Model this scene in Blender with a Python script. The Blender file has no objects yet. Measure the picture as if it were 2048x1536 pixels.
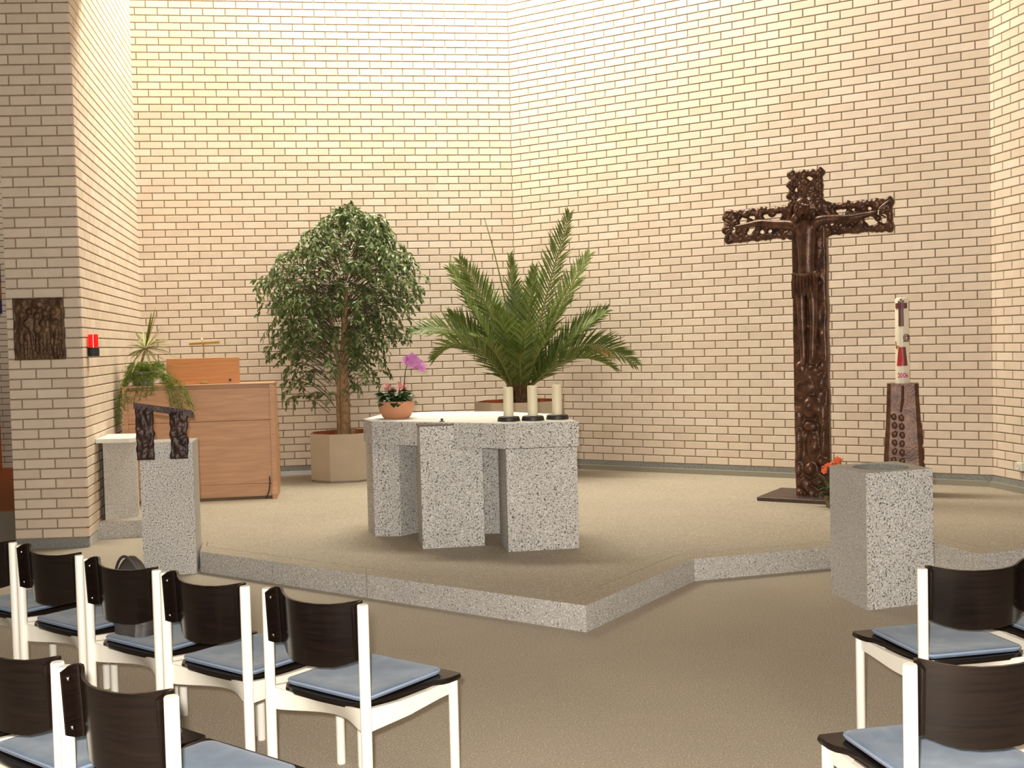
import bpy, bmesh, math, random
from mathutils import Vector, Matrix, Euler, noise

random.seed(7)
S = bpy.context.scene
C = S.collection
sin, cos, pi = math.sin, math.cos, math.pi

# ------------------------------------------------------------------ camera
F_PX, PITCH, ROLL, ZC = 2210.0, 0.03726, 0.02513, 1.620
cp, sp, cr, sr = cos(PITCH), sin(PITCH), cos(ROLL), sin(ROLL)
fwd = Vector((0, cp, -sp)); d0 = Vector((0, -sp, -cp)); r0 = Vector((1, 0, 0))
right = cr * r0 + sr * d0
down = -sr * r0 + cr * d0
cam_data = bpy.data.cameras.new('camera')
cam_data.sensor_width = 36.0
cam_data.lens = 36.0 * F_PX / 2048.0
cam_data.clip_start = 0.05
cam_data.clip_end = 200
cam = bpy.data.objects.new('camera', cam_data)
C.objects.link(cam)
m = Matrix.Identity(4)
for i in range(3):
    m[i][0] = right[i]; m[i][1] = -down[i]; m[i][2] = -fwd[i]
m[2][3] = ZC
cam.matrix_world = m
S.camera = cam

# ------------------------------------------------------------------ light
S.view_settings.view_transform = 'Standard'
S.view_settings.look = 'None'
S.view_settings.exposure = 0.0
S.view_settings.gamma = 1.0
S.view_settings.use_curve_mapping = False
S.cycles.max_bounces = 7
S.cycles.diffuse_bounces = 3
S.cycles.glossy_bounces = 3
world = bpy.data.worlds.new('world'); S.world = world
world.use_nodes = True
wb = world.node_tree.nodes['Background']
wb.inputs[0].default_value = (1.0, 0.925, 0.835, 1)
wb.inputs[1].default_value = 0.16

def area(name, loc, target, sx, sy, power, col):
    l = bpy.data.lights.new(name, 'AREA'); l.shape = 'RECTANGLE'
    l.size = sx; l.size_y = sy; l.energy = power; l.color = col
    o = bpy.data.objects.new(name, l); C.objects.link(o)
    o.location = loc
    o.rotation_euler = (Vector(target) - Vector(loc)).to_track_quat('-Z', 'Y').to_euler()
    return o
# skylight strip above the brick walls behind the altar
area('skylight', (-0.8, 11.7, 8.2), (-0.6, 12.4, 0), 5.2, 1.4, 820, (1.0, 0.945, 0.78))
# extra overhead fill, added to brighten the platform, altar and right wall
area('platform_fill', (0.4, 10.2, 8.2), (0.4, 10.3, 0), 4.0, 3.0, 210, (1.0, 0.94, 0.80))
# soft fill added for the unseen nave, behind and right of the photographer
area('nave_fill', (3.6, -2.6, 4.2), (-0.5, 8, 0.8), 4.0, 2.4, 170, (1.0, 0.92, 0.80))
# flash of the photographer's camera
fl = bpy.data.lights.new('camera_flash', 'POINT'); fl.energy = 1090; fl.shadow_soft_size = 0.03
fl.color = (1.0, 0.945, 0.87)
flo = bpy.data.objects.new('camera_flash', fl); C.objects.link(flo); flo.location = (-0.05, 0.02, 1.69)

# ------------------------------------------------------------------ materials
MATS = {}
def nmat(name):
    mt = bpy.data.materials.new(name); mt.use_nodes = True
    nt = mt.node_tree
    MATS[name] = mt
    return mt, nt, nt.nodes['Principled BSDF']
def N(nt, typ, **kw):
    n = nt.nodes.new(typ)
    for k, v in kw.items():
        if k in n.inputs: n.inputs[k].default_value = v
        else: setattr(n, k, v)
    return n
def ramp(nt, fac, stops, interp='LINEAR'):
    r = nt.nodes.new('ShaderNodeValToRGB'); r.color_ramp.interpolation = interp
    el = r.color_ramp.elements
    while len(el) < len(stops): el.new(0.5)
    for e, (p, c) in zip(el, stops):
        e.position = p; e.color = (*c, 1) if len(c) == 3 else c
    nt.links.new(fac, r.inputs[0])
    return r
def mixc(nt, a, b, fac, mode='MIX'):
    n = nt.nodes.new('ShaderNodeMix'); n.data_type = 'RGBA'; n.blend_type = mode
    for s, v in ((6, a), (7, b), (0, fac)):
        if hasattr(v, 'is_output'): nt.links.new(v, n.inputs[s])
        else: n.inputs[s].default_value = (*v, 1) if isinstance(v, tuple) else v
    return n.outputs[2]
def coords(nt, kind='Object'):
    return nt.nodes.new('ShaderNodeTexCoord').outputs[kind]
def bump(nt, bs, h, strength, dist=0.01):
    b = N(nt, 'ShaderNodeBump', Strength=strength, Distance=dist)
    nt.links.new(h, b.inputs['Height']); nt.links.new(b.outputs[0], bs.inputs['Normal'])
def plain(name, col, rough=0.5, metal=0.0, var=0.0, scale=20, bmp=0.0, spec=0.5, coat=0.0):
    mt, nt, bs = nmat(name)
    bs.inputs['Base Color'].default_value = (*col, 1)
    bs.inputs['Roughness'].default_value = rough
    bs.inputs['Metallic'].default_value = metal
    bs.inputs['Specular IOR Level'].default_value = spec
    bs.inputs['Coat Weight'].default_value = coat
    if var or bmp:
        n = N(nt, 'ShaderNodeTexNoise', Scale=scale, Detail=5.0)
        nt.links.new(coords(nt), n.inputs['Vector'])
        if var:
            lo = tuple(c * (1 - var) for c in col); hi = tuple(min(1, c * (1 + var)) for c in col)
            r = ramp(nt, n.outputs[0], [(0.3, lo), (0.7, hi)])
            nt.links.new(r.outputs[0], bs.inputs['Base Color'])
        if bmp: bump(nt, bs, n.outputs[0], bmp)
    return mt

BR = [(0.0, (0.70, 0.565, 0.445)), (0.3, (0.745, 0.61, 0.485)), (0.75, (0.765, 0.63, 0.505)), (1.0, (0.80, 0.67, 0.55))]
def brick_mat(name, use_attr):
    mt, nt, bs = nmat(name)
    if use_attr:
        a = nt.nodes.new('ShaderNodeAttribute'); a.attribute_name = 'tint'; fac = a.outputs['Fac']
    else:
        a = nt.nodes.new('ShaderNodeObjectInfo'); fac = a.outputs['Random']
    r = ramp(nt, fac, BR)
    g = nt.nodes.new('ShaderNodeNewGeometry')
    n = N(nt, 'ShaderNodeTexNoise', Scale=9.0, Detail=4.0)
    nt.links.new(g.outputs['Position'], n.inputs['Vector'])
    r2 = ramp(nt, n.outputs[0], [(0.3, (0.93, 0.93, 0.92)), (0.7, (1, 1, 1))])
    nt.links.new(mixc(nt, r.outputs[0], r2.outputs[0], 1.0, 'MULTIPLY'), bs.inputs['Base Color'])
    bs.inputs['Roughness'].default_value = 0.6
    bs.inputs['Specular IOR Level'].default_value = 0.3
    n2 = N(nt, 'ShaderNodeTexNoise', Scale=160.0, Detail=2.0)
    nt.links.new(g.outputs['Position'], n2.inputs['Vector'])
    bump(nt, bs, n2.outputs[0], 0.15, 0.003)
    return mt
brick_mat('brick_clay', False)
brick_mat('brick_clay_field', True)
plain('ceiling_paint', (0.30, 0.27, 0.22), 0.9)
plain('mortar', (0.30, 0.235, 0.165), 0.9, var=0.2, scale=30)

def granite(name, light, mid, dark, scale, t, bmp):
    mt, nt, bs = nmat(name)
    co = coords(nt)
    v = N(nt, 'ShaderNodeTexNoise', Scale=scale, Detail=2.0, Roughness=0.6)
    nt.links.new(co, v.inputs['Vector'])
    r = ramp(nt, v.outputs[0], [(t, dark), (t + 0.05, mid), (0.56, mid), (0.63, light)])
    w = N(nt, 'ShaderNodeTexNoise', Scale=2.2, Detail=3.0)
    nt.links.new(co, w.inputs['Vector'])
    r2 = ramp(nt, w.outputs[0], [(0.3, (0.88, 0.88, 0.88)), (0.7, (1, 1, 1))])
    nt.links.new(mixc(nt, r.outputs[0], r2.outputs[0], 1.0, 'MULTIPLY'), bs.inputs['Base Color'])
    bs.inputs['Roughness'].default_value = 0.75
    bump(nt, bs, v.outputs[0], bmp, 0.012)
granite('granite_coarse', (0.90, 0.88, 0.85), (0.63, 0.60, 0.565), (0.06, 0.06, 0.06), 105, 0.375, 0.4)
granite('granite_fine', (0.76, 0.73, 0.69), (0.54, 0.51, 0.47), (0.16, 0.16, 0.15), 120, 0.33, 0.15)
granite('granite_kerb', (0.82, 0.79, 0.75), (0.53, 0.50, 0.465), (0.13, 0.13, 0.13), 110, 0.34, 0.4)
granite('granite_plinth', (0.36, 0.36, 0.33), (0.24, 0.24, 0.22), (0.08, 0.08, 0.08), 110, 0.33, 0.2)

def floor_mat(name, base, seams=None):
    mt, nt, bs = nmat(name)
    co = coords(nt)
    n = N(nt, 'ShaderNodeTexNoise', Scale=150.0, Detail=2.0)
    nt.links.new(co, n.inputs['Vector'])
    dk = tuple(c * 0.38 for c in base); lt = tuple(min(1, c * 2.1) for c in base)
    r = ramp(nt, n.outputs[0], [(0.30, dk), (0.38, base), (0.60, base), (0.67, lt)])
    w = N(nt, 'ShaderNodeTexNoise', Scale=1.1, Detail=4.0)
    nt.links.new(co, w.inputs['Vector'])
    r2 = ramp(nt, w.outputs[0], [(0.3, (0.90, 0.90, 0.90)), (0.72, (1.0, 1.0, 1.0))])
    nt.links.new(mixc(nt, r.outputs[0], r2.outputs[0], 1.0, 'MULTIPLY'), bs.inputs['Base Color'])
    bs.inputs['Roughness'].default_value = 0.62
    bs.inputs['Specular IOR Level'].default_value = 0.35
    bump(nt, bs, n.outputs[0], 0.08, 0.004)
floor_mat('floor_stone', (0.415, 0.355, 0.278))
floor_mat('platform_stone', (0.375, 0.321, 0.248))

def wood(name, c1, c2, rough, scale, axis, spec=0.5):
    mt, nt, bs = nmat(name)
    mp = nt.nodes.new('ShaderNodeMapping')
    mp.inputs['Scale'].default_value = axis
    nt.links.new(coords(nt), mp.inputs['Vector'])
    n = N(nt, 'ShaderNodeTexNoise', Scale=scale, Detail=6.0, Distortion=0.6)
    nt.links.new(mp.outputs[0], n.inputs['Vector'])
    r = ramp(nt, n.outputs[0], [(0.3, c1), (0.7, c2)])
    nt.links.new(r.outputs[0], bs.inputs['Base Color'])
    bs.inputs['Roughness'].default_value = rough
    bs.inputs['Specular IOR Level'].default_value = spec
    return mt
wood('beech_wood', (0.46, 0.235, 0.12), (0.60, 0.33, 0.18), 0.45, 5, (0.6, 3, 7))
wood('orange_wood', (0.50, 0.19, 0.05), (0.62, 0.26, 0.08), 0.4, 5, (0.6, 3, 9))
wood('dark_plywood', (0.004, 0.0024, 0.002), (0.012, 0.006, 0.0042), 0.24, 6, (0.8, 0.8, 16), 0.32)
plain('plywood_edge', (0.05, 0.03, 0.02), 0.5)
plain('white_enamel', (0.84, 0.80, 0.70), 0.35, var=0.03, scale=6)
def velvet():
    mt, nt, bs = nmat('blue_velvet')
    co = coords(nt)
    n = N(nt, 'ShaderNodeTexNoise', Scale=7.0, Detail=4.0, Distortion=0.5)
    nt.links.new(co, n.inputs['Vector'])
    r = ramp(nt, n.outputs[0], [(0.3, (0.070, 0.112, 0.178)), (0.52, (0.105, 0.162, 0.242)), (0.75, (0.185, 0.245, 0.325))])
    nt.links.new(r.outputs[0], bs.inputs['Base Color'])
    bs.inputs['Roughness'].default_value = 0.85
    bs.inputs['Sheen Weight'].default_value = 0.25
    f = N(nt, 'ShaderNodeTexNoise', Scale=400.0, Detail=1.0); nt.links.new(co, f.inputs['Vector'])
    bump(nt, bs, f.outputs[0], 0.3, 0.002)
velvet()
plain('blue_piping', (0.25, 0.30, 0.40), 0.8)
def bronze(name, c1, c2, c3, rough):
    mt, nt, bs = nmat(name)
    co = coords(nt)
    n = N(nt, 'ShaderNodeTexNoise', Scale=14.0, Detail=5.0)
    nt.links.new(co, n.inputs['Vector'])
    r = ramp(nt, n.outputs[0], [(0.3, c1), (0.5, c2), (0.72, c3)])
    nt.links.new(r.outputs[0], bs.inputs['Base Color'])
    bs.inputs['Metallic'].default_value = 0.35
    bs.inputs['Roughness'].default_value = rough
    f = N(nt, 'ShaderNodeTexNoise', Scale=60.0, Detail=3.0); nt.links.new(co, f.inputs['Vector'])
    bump(nt, bs, f.outputs[0], 0.35, 0.006)
bronze('bronze', (0.045, 0.019, 0.012), (0.10, 0.043, 0.024), (0.16, 0.078, 0.042), 0.33)
bronze('dark_bronze', (0.026, 0.014, 0.012), (0.05, 0.026, 0.021), (0.085, 0.046, 0.036), 0.42)
bronze('plaque_bronze', (0.060, 0.032, 0.014), (0.11, 0.060, 0.028), (0.165, 0.095, 0.047), 0.48)
plain('base_plate_steel', (0.085, 0.052, 0.042), 0.5, metal=0.3, var=0.2)
plain('iron', (0.045, 0.036, 0.032), 0.5, metal=0.4, var=0.2)
plain('rivet_steel', (0.35, 0.33, 0.30), 0.2, metal=1.0)
plain('candle_wax', (0.84, 0.76, 0.54), 0.5)
MATS['candle_wax'].node_tree.nodes['Principled BSDF'].inputs['Subsurface Weight'].default_value = 0.15
plain('wick', (0.03, 0.025, 0.02), 0.9)
plain('easter_wax', (0.84, 0.77, 0.60), 0.35)
plain('wax_red', (0.48, 0.03, 0.03), 0.4)
plain('wax_magenta', (0.60, 0.07, 0.22), 0.4)
plain('wax_brown', (0.15, 0.045, 0.04), 0.4)
plain('wax_gold', (0.40, 0.20, 0.05), 0.35, metal=0.4)
plain('linen', (0.88, 0.86, 0.80), 0.9, var=0.03, scale=5)
plain('terracotta', (0.60, 0.275, 0.145), 0.7, var=0.06, scale=8)
plain('planter_shell', (0.50, 0.405, 0.30), 0.75, var=0.05, scale=5)
plain('planter_inside', (0.33, 0.085, 0.025), 0.7, var=0.2, scale=8)
plain('soil', (0.05, 0.03, 0.02), 0.95, var=0.4, scale=30)
plain('brass', (0.62, 0.42, 0.13), 0.25, metal=1.0)
plain('white_marble', (0.82, 0.81, 0.76), 0.5, var=0.03)
plain('grey_pot', (0.34, 0.36, 0.36), 0.35, var=0.35, scale=40)
plain('olive_pot', (0.16, 0.12, 0.06), 0.6, var=0.2)
plain('trim_grey', (0.27, 0.245, 0.19), 0.5)
plain('trim_white', (0.62, 0.61, 0.62), 0.4)
plain('cable_black', (0.02, 0.02, 0.02), 0.6)
plain('bag_fabric', (0.045, 0.038, 0.036), 0.45, var=0.5, scale=9, bmp=0.4)
plain('socket_plastic', (0.72, 0.70, 0.60), 0.4)
plain('bark', (0.34, 0.215, 0.115), 0.85, var=0.35, scale=18, bmp=0.4)
plain('palm_bark', (0.13, 0.075, 0.03), 0.9, var=0.5, scale=30, bmp=0.6)
plain('purple_cloth', (0.07, 0.02, 0.07), 0.9)
plain('rust_cloth', (0.22, 0.07, 0.03), 0.9)
plain('indigo_cloth', (0.03, 0.015, 0.10), 0.9)
plain('orange_carpet', (0.42, 0.11, 0.02), 0.95, var=0.2, scale=60)
plain('orange_lacquer', (0.45, 0.12, 0.025), 0.5)
plain('maroon_fabric', (0.12, 0.02, 0.015), 0.9)
def leafmat(name, cols, rough=0.4, trans=0.25):
    mt, nt, bs = nmat(name)
    a = nt.nodes.new('ShaderNodeAttribute'); a.attribute_name = 'tint'
    o = nt.nodes.new('ShaderNodeObjectInfo')
    ad = N(nt, 'ShaderNodeMath', operation='ADD'); nt.links.new(a.outputs['Fac'], ad.inputs[0])
    nt.links.new(o.outputs['Random'], ad.inputs[1])
    fr = N(nt, 'ShaderNodeMath', operation='FRACT'); nt.links.new(ad.outputs[0], fr.inputs[0])
    r = ramp(nt, fr.outputs[0], cols)
    nt.links.new(r.outputs[0], bs.inputs['Base Color'])
    bs.inputs['Roughness'].default_value = rough
    tr = nt.nodes.new('ShaderNodeBsdfTranslucent'); nt.links.new(r.outputs[0], tr.inputs[0])
    mx = nt.nodes.new('ShaderNodeMixShader'); mx.inputs[0].default_value = trans
    nt.links.new(bs.outputs[0], mx.inputs[1]); nt.links.new(tr.outputs[0], mx.inputs[2])
    nt.links.new(mx.outputs[0], nt.nodes['Material Output'].inputs[0])
leafmat('ficus_leaf', [(0, (0.06, 0.10, 0.025)), (0.4, (0.11, 0.165, 0.045)), (0.75, (0.18, 0.225, 0.09)), (1, (0.28, 0.31, 0.17))], 0.32, 0.25)
leafmat('palm_leaf', [(0, (0.085, 0.125, 0.02)), (0.5, (0.135, 0.185, 0.038)), (1, (0.22, 0.265, 0.09))], 0.38, 0.2)
leafmat('palm_dry', [(0, (0.30, 0.20, 0.02)), (1, (0.38, 0.25, 0.05))], 0.5, 0.2)
leafmat('variegated_leaf', [(0, (0.22, 0.27, 0.07)), (0.4, (0.46, 0.45, 0.20)), (1, (0.70, 0.62, 0.40))], 0.45, 0.2)
leafmat('long_leaf', [(0, (0.22, 0.21, 0.02)), (1, (0.27, 0.24, 0.04))], 0.45, 0.2)
leafmat('fern_green', [(0, (0.13, 0.19, 0.016)), (1, (0.27, 0.33, 0.07))], 0.6, 0.25)
leafmat('deep_leaf', [(0, (0.012, 0.045, 0.008)), (0.6, (0.03, 0.08, 0.015)), (1, (0.07, 0.12, 0.035))], 0.35, 0.15)
leafmat('pink_petal', [(0, (0.62, 0.16, 0.17)), (1, (0.75, 0.36, 0.36))], 0.6, 0.25)
leafmat('orchid_petal', [(0, (0.60, 0.16, 0.50)), (1, (0.78, 0.36, 0.66))], 0.5, 0.25)
leafmat('orange_petal', [(0, (0.85, 0.16, 0.05)), (1, (0.90, 0.26, 0.11))], 0.6, 0.25)
plain('twig_brown', (0.10, 0.085, 0.045), 0.8)
plain('stem_green', (0.05, 0.07, 0.02), 0.6)
plain('rachis_green', (0.19, 0.20, 0.05), 0.5)
def red_glass():
    mt, nt, bs = nmat('red_glass')
    bs.inputs['Base Color'].default_value = (0.85, 0.012, 0.012, 1)
    bs.inputs['Roughness'].default_value = 0.16
    bs.inputs['Transmission Weight'].default_value = 0.45
    bs.inputs['Emission Color'].default_value = (1, 0.02, 0.01, 1)
    bs.inputs['Emission Strength'].default_value = 0.35   # the lit flame inside
red_glass()

# ------------------------------------------------------------------ mesh helpers
class MB:
    def __init__(s): s.v = []; s.f = []; s.t = []
    def add(s, vs, fs, tint=None):
        o = len(s.v); s.v.extend([tuple(p) for p in vs]); s.f.extend([tuple(i + o for i in f) for f in fs])
        if tint is not None: s.t.extend([tint] * len(fs))
        return s
    def box(s, lo, hi, M=None, ch=0.0):
        x0, y0, z0 = lo; x1, y1, z1 = hi
        if ch > 0:
            vs = []; c = ch
            for z, e in ((z0, c), (z0 + c, 0), (z1 - c, 0), (z1, c)):
                a0, a1, b0, b1 = x0 + e, x1 - e, y0 + e, y1 - e
                vs += [(a0 + c, b0, z), (a1 - c, b0, z), (a1, b0 + c, z), (a1, b1 - c, z), (a1 - c, b1, z), (a0 + c, b1, z), (a0, b1 - c, z), (a0, b0 + c, z)]
            fs = [tuple(range(7, -1, -1)), tuple(range(24, 32))]
            for k in range(3):
                for i in range(8):
                    j = (i + 1) % 8
                    fs.append((k * 8 + i, k * 8 + j, k * 8 + 8 + j, k * 8 + 8 + i))
        else:
            vs = [(x, y, z) for z in (z0, z1) for x, y in ((x0, y0), (x1, y0), (x1, y1), (x0, y1))]
            fs = [(3, 2, 1, 0), (4, 5, 6, 7), (0, 1, 5, 4), (1, 2, 6, 5), (2, 3, 7, 6), (3, 0, 4, 7)]
        if M is not None: vs = [M @ Vector(p) for p in vs]
        return s.add(vs, fs)
    def prism(s, poly, z0, z1):
        n = len(poly)
        vs = [(x, y, z0) for x, y in poly] + [(x, y, z1) for x, y in poly]
        fs = [tuple(range(n - 1, -1, -1)), tuple(range(n, 2 * n))] + [(i, (i + 1) % n, n + (i + 1) % n, n + i) for i in range(n)]
        return s.add(vs, fs)
    def tube(s, pts, r, n=8, cap=True, tint=None):
        pts = [Vector(p) for p in pts]; k = len(pts)
        rs = r if isinstance(r, (list, tuple)) else [r] * k
        vs = []; up = None
        for i, p in enumerate(pts):
            d = (pts[min(i + 1, k - 1)] - pts[max(i - 1, 0)]).normalized()
            if up is None:
                up = d.orthogonal().normalized()
            else:
                up = (up - d * up.dot(d)).normalized()
            b = d.cross(up)
            for j in range(n):
                a = 2 * pi * j / n
                vs.append(p + (up * cos(a) + b * sin(a)) * rs[i])
        fs = [(i * n + j, i * n + (j + 1) % n, (i + 1) * n + (j + 1) % n, (i + 1) * n + j) for i in range(k - 1) for j in range(n)]
        if cap: fs += [tuple(range(n - 1, -1, -1)), tuple(range((k - 1) * n, k * n))]
        return s.add(vs, fs, tint)
    def lathe(s, prof, n=24, ctr=(0, 0, 0), cap=True, M=None):
        vs = []
        for r, z in prof:
            for j in range(n):
                a = 2 * pi * j / n
                vs.append(Vector((ctr[0] + r * cos(a), ctr[1] + r * sin(a), ctr[2] + z)))
        if M is not None: vs = [M @ p for p in vs]
        k = len(prof)
        fs = [(i * n + j, i * n + (j + 1) % n, (i + 1) * n + (j + 1) % n, (i + 1) * n + j) for i in range(k - 1) for j in range(n)]
        if cap: fs += [tuple(range(n - 1, -1, -1)), tuple(range((k - 1) * n, k * n))]
        return s.add(vs, fs)
    def ball(s, c, r, M=None, n=10, k=7):
        rx, ry, rz = r if isinstance(r, (tuple, list)) else (r, r, r)
        vs = []
        for i in range(1, k):
            t = pi * i / k
            for j in range(n):
                a = 2 * pi * j / n
                vs.append(Vector((rx * sin(t) * cos(a), ry * sin(t) * sin(a), rz * cos(t))))
        vs += [Vector((0, 0, rz)), Vector((0, 0, -rz))]
        if M is not None: vs = [M @ p for p in vs]
        vs = [p + Vector(c) for p in vs]
        fs = [(i * n + (j + 1) % n, i * n + j, (i + 1) * n + j, (i + 1) * n + (j + 1) % n) for i in range(k - 2) for j in range(n)]
        T = (k - 1) * n
        fs += [(j, (j + 1) % n, T) for j in range(n)] + [((k - 2) * n + (j + 1) % n, (k - 2) * n + j, T + 1) for j in range(n)]
        return s.add(vs, fs)
    def mesh(s, name, mat, smooth=False):
        me = bpy.data.meshes.new(name); me.from_pydata(s.v, [], s.f)
        if s.t and len(s.t) == len(s.f):
            at = me.attributes.new('tint', 'FLOAT', 'FACE'); at.data.foreach_set('value', s.t)
        me.materials.append(MATS[mat])
        if smooth:
            me.polygons.foreach_set('use_smooth', [True] * len(me.polygons))
            if smooth != 'full': me.set_sharp_from_angle(angle=math.radians(40))
        me.update()
        return me
    def obj(s, name, mat, parent=None, smooth=False):
        return link(name, s.mesh(name, mat, smooth), parent)
def link(name, me, parent=None):
    o = bpy.data.objects.new(name, me); C.objects.link(o)
    if parent is not None: o.parent = parent
    return o
def tag(o, label=None, cat=None, group=None, kind=None):
    if label: o['label'] = label
    if cat: o['category'] = cat
    if group: o['group'] = group
    if kind: o['kind'] = kind
    return o
def thing(name, label, cat, loc=(0, 0, 0), rz=0.0, group=None):
    o = bpy.data.objects.new(name, None); C.objects.link(o)
    o.empty_display_size = 0.1
    o.location = loc; o.rotation_euler = (0, 0, rz)
    return tag(o, label, cat, group)
def copy_tree(o, parent=None):
    c = o.copy(); C.objects.link(c)
    if parent is not None: c.parent = parent
    for ch in list(o.children): copy_tree(ch, c)
    return c
def rot(a): return Matrix.Rotation(a, 4, 'Z')
def bez(p0, p1, p2, n):
    p0, p1, p2 = Vector(p0), Vector(p1), Vector(p2)
    return [p0 * (1 - t) ** 2 + p1 * 2 * t * (1 - t) + p2 * t * t for t in [i / (n - 1) for i in range(n)]]

# ------------------------------------------------------------------ the room
PZ = 0.15                                  # platform height
LB, HB, JT = 0.25, 0.0835, 0.0115          # brick module and joint
Z0 = 0.083                                 # top of the stone plinth on the floor
ZW = Z0 + 2 * HB                           # the same on the platform
cAB = Vector((0.0615, 13.176)); aA = 0.12648; aB = -0.55248; aC = -1.40061
cAP = cAB - Vector((cos(aA), sin(aA))) * 4.31
cBC = cAB + Vector((cos(aB), sin(aB))) * 5.259
cP = Vector((-3.57, 9.204)); aP = 0.03715
aS = math.atan2(cAP.y - cP.y, cAP.x - cP.x)
lenS = (cAP - cP).length
cPL = cP - Vector((cos(aP), sin(aP))) * 0.605

def to_px(p):
    v = Vector(p) - Vector((0, 0, ZC)); d = v.dot(fwd)
    return 1024 + F_PX * v.dot(right) / d, 768 + F_PX * v.dot(down) / d, d

floor = MB().box((-9.5, -1.5, -0.08), (7.5, 17.0, 0)).obj('floor', 'floor_stone')
tag(floor, 'speckled grey-beige stone floor in front of the altar steps', 'floor', kind='structure')

tag(MB().box((-9.5, -3.0, 4.95), (7.5, 9.85, 5.15)).obj('ceiling', 'ceiling_paint'), 'flat ceiling over the seating area', 'ceiling', kind='structure')
BMESH = {}
def brick_mesh(l):
    key = round(l, 4)
    if key not in BMESH:
        h = HB - JT; c = 0.003; f = -0.007; b = 0.02
        vs = [(0, f + c, 0), (l, f + c, 0), (l, f + c, h), (0, f + c, h), (c, f, c), (l - c, f, c), (l - c, f, h - c), (c, f, h - c), (0, b, 0), (l, b, 0), (l, b, h), (0, b, h)]
        fs = [(4, 5, 6, 7), (0, 1, 5, 4), (1, 2, 6, 5), (2, 3, 7, 6), (3, 0, 4, 7), (1, 0, 8, 9), (2, 1, 9, 10), (3, 2, 10, 11), (0, 3, 11, 8)]
        BMESH[key] = (vs, fs, MB().add(vs, fs).mesh('brick', 'brick_clay'))
    return BMESH[key]
def brick_wall(name, label, start, ang, length, zb, rows, off, thick=0.24, single=(1.5, 4.6), nmax=290, r0=0, zbody=None, x_in=0.0, x_out=0.0):
    top = zb + rows * HB
    body = MB().box((x_in, 0, zb if zbody is None else zbody), (length - x_out, thick, top)).obj(name, 'mortar')
    body.location = (start.x, start.y, 0); body.rotation_euler = (0, 0, ang)
    tag(body, label, 'wall', kind='structure')
    M = Matrix.Translation((start.x, start.y, 0)) @ rot(ang)
    items = []
    for r in range(rows):
        o = off[(r + r0) % 2] % LB
        xs = [0.0] + [o + LB * k for k in range(int(length / LB) + 2)]
        xs = [x for x in xs if x < length] + [length]
        for a, b in zip(xs[:-1], xs[1:]):
            a2 = a + (JT / 2 if a > 0 else 0.0); b2 = b - (JT / 2 if b < length else 0.0)
            if b2 - a2 < 0.015: continue
            x, y, d = to_px(M @ Vector(((a + b) / 2, 0, zb + (r + .5) * HB)))
            x1, y1, _ = to_px(M @ Vector((b2, 0, zb + r * HB))); xa, ya, _ = to_px(M @ Vector((a2, 0, zb + r * HB)))
            seen = 0 < x < 2048 and 0 < y < 1536 and single[0] < zb + r * HB < single[1]
            items.append((abs(x1 - xa) * HB / d if seen else -1, a2, b2 - a2, zb + r * HB + JT / 2))
    items.sort(key=lambda t: -t[0])
    fld = MB()
    for i, (w, a, l, z) in enumerate(items):
        l = round(l / 0.0005) * 0.0005
        vs, fs, me = brick_mesh(l)
        if i < nmax and w > 0:
            b = link('brick', me, body); b.location = (a, 0, z)
        else:
            fld.add([(x + a, y, zz + z) for x, y, zz in vs], fs, random.random())
    if fld.v:
        o = fld.obj('brick_field', 'brick_clay_field', body); o['kind'] = 'stuff'
    return body

brick_wall('wall_back', 'pale brick wall behind the potted plants, brightly lit at its top', cAP, aA, 4.31, ZW, 72, (0.054, 0.175), zbody=0)
brick_wall('wall_right', 'pale brick wall behind the tall bronze crucifix', cAB, aB, 5.259, ZW, 72, (0.13, 0.005), zbody=0)
brick_wall('wall_far_right', 'narrow strip of pale brick wall at the right edge', cBC, aC, 3.2, ZW, 66, (0.186, 0.061), single=(0.2, 5.0), zbody=0)
brick_wall('wall_left', 'sunlit side of the brick wall carrying the red lamp', cP, aS, lenS, Z0, 76, (0.0, 0.125), single=(0.9, 5.0), zbody=0, x_in=0.06)
brick_wall('wall_front_left', 'shaded brick wall end carrying the bronze relief plaque', cPL, aP, 0.605, Z0, 66, (0.605 - 0.133 - 0.25, 0.605 - 0.008 - 0.5), single=(0.0, 5.0), zbody=0, thick=0.10, x_out=0.018)
brick_wall('wall_far_left', 'distant shadowed brick wall beyond the left wall end', Vector((-9.3, 15.85)), 0.0, 4.8, 0.0, 74, (0.1, 0.225), single=(9, 9.5), nmax=0)

# stone plinths and skirting strips
def strip(name, start, ang, length, z0, z1, proud, mat, label, back=0.02):
    o = MB().box((0, -proud, z0), (length, back, z1)).obj(name, mat)
    o.location = (start.x, start.y, 0); o.rotation_euler = (0, 0, ang)
    return tag(o, label, 'baseboard', kind='structure')
strip('baseboard_back', cAP, aA, 4.31, PZ, ZW - 0.004, 0.012, 'granite_plinth', 'grey stone plinth under the back brick wall')
strip('baseboard_right', cAB, aB, 5.259, PZ, ZW - 0.004, 0.012, 'granite_plinth', 'grey stone plinth under the brick wall behind the crucifix')
strip('baseboard_far_right', cBC, aC, 3.2, PZ, ZW - 0.004, 0.012, 'granite_plinth', 'grey stone plinth under the right brick wall strip')
strip('baseboard_left', cPL, aP, 0.605, 0, Z0 - 0.004, 0.010, 'granite_plinth', 'grey stone plinth under the brick wall end')
strip('baseboard_side', cP, aS, lenS, 0, Z0 - 0.004, 0.008, 'granite_fine', 'stone plinth under the side wall with the red lamp')
strip('trim_1', cAP, aA, 4.29, PZ, PZ + 0.042, 0.07, 'trim_white', 'white skirting strip along the foot of the back wall')
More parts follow.
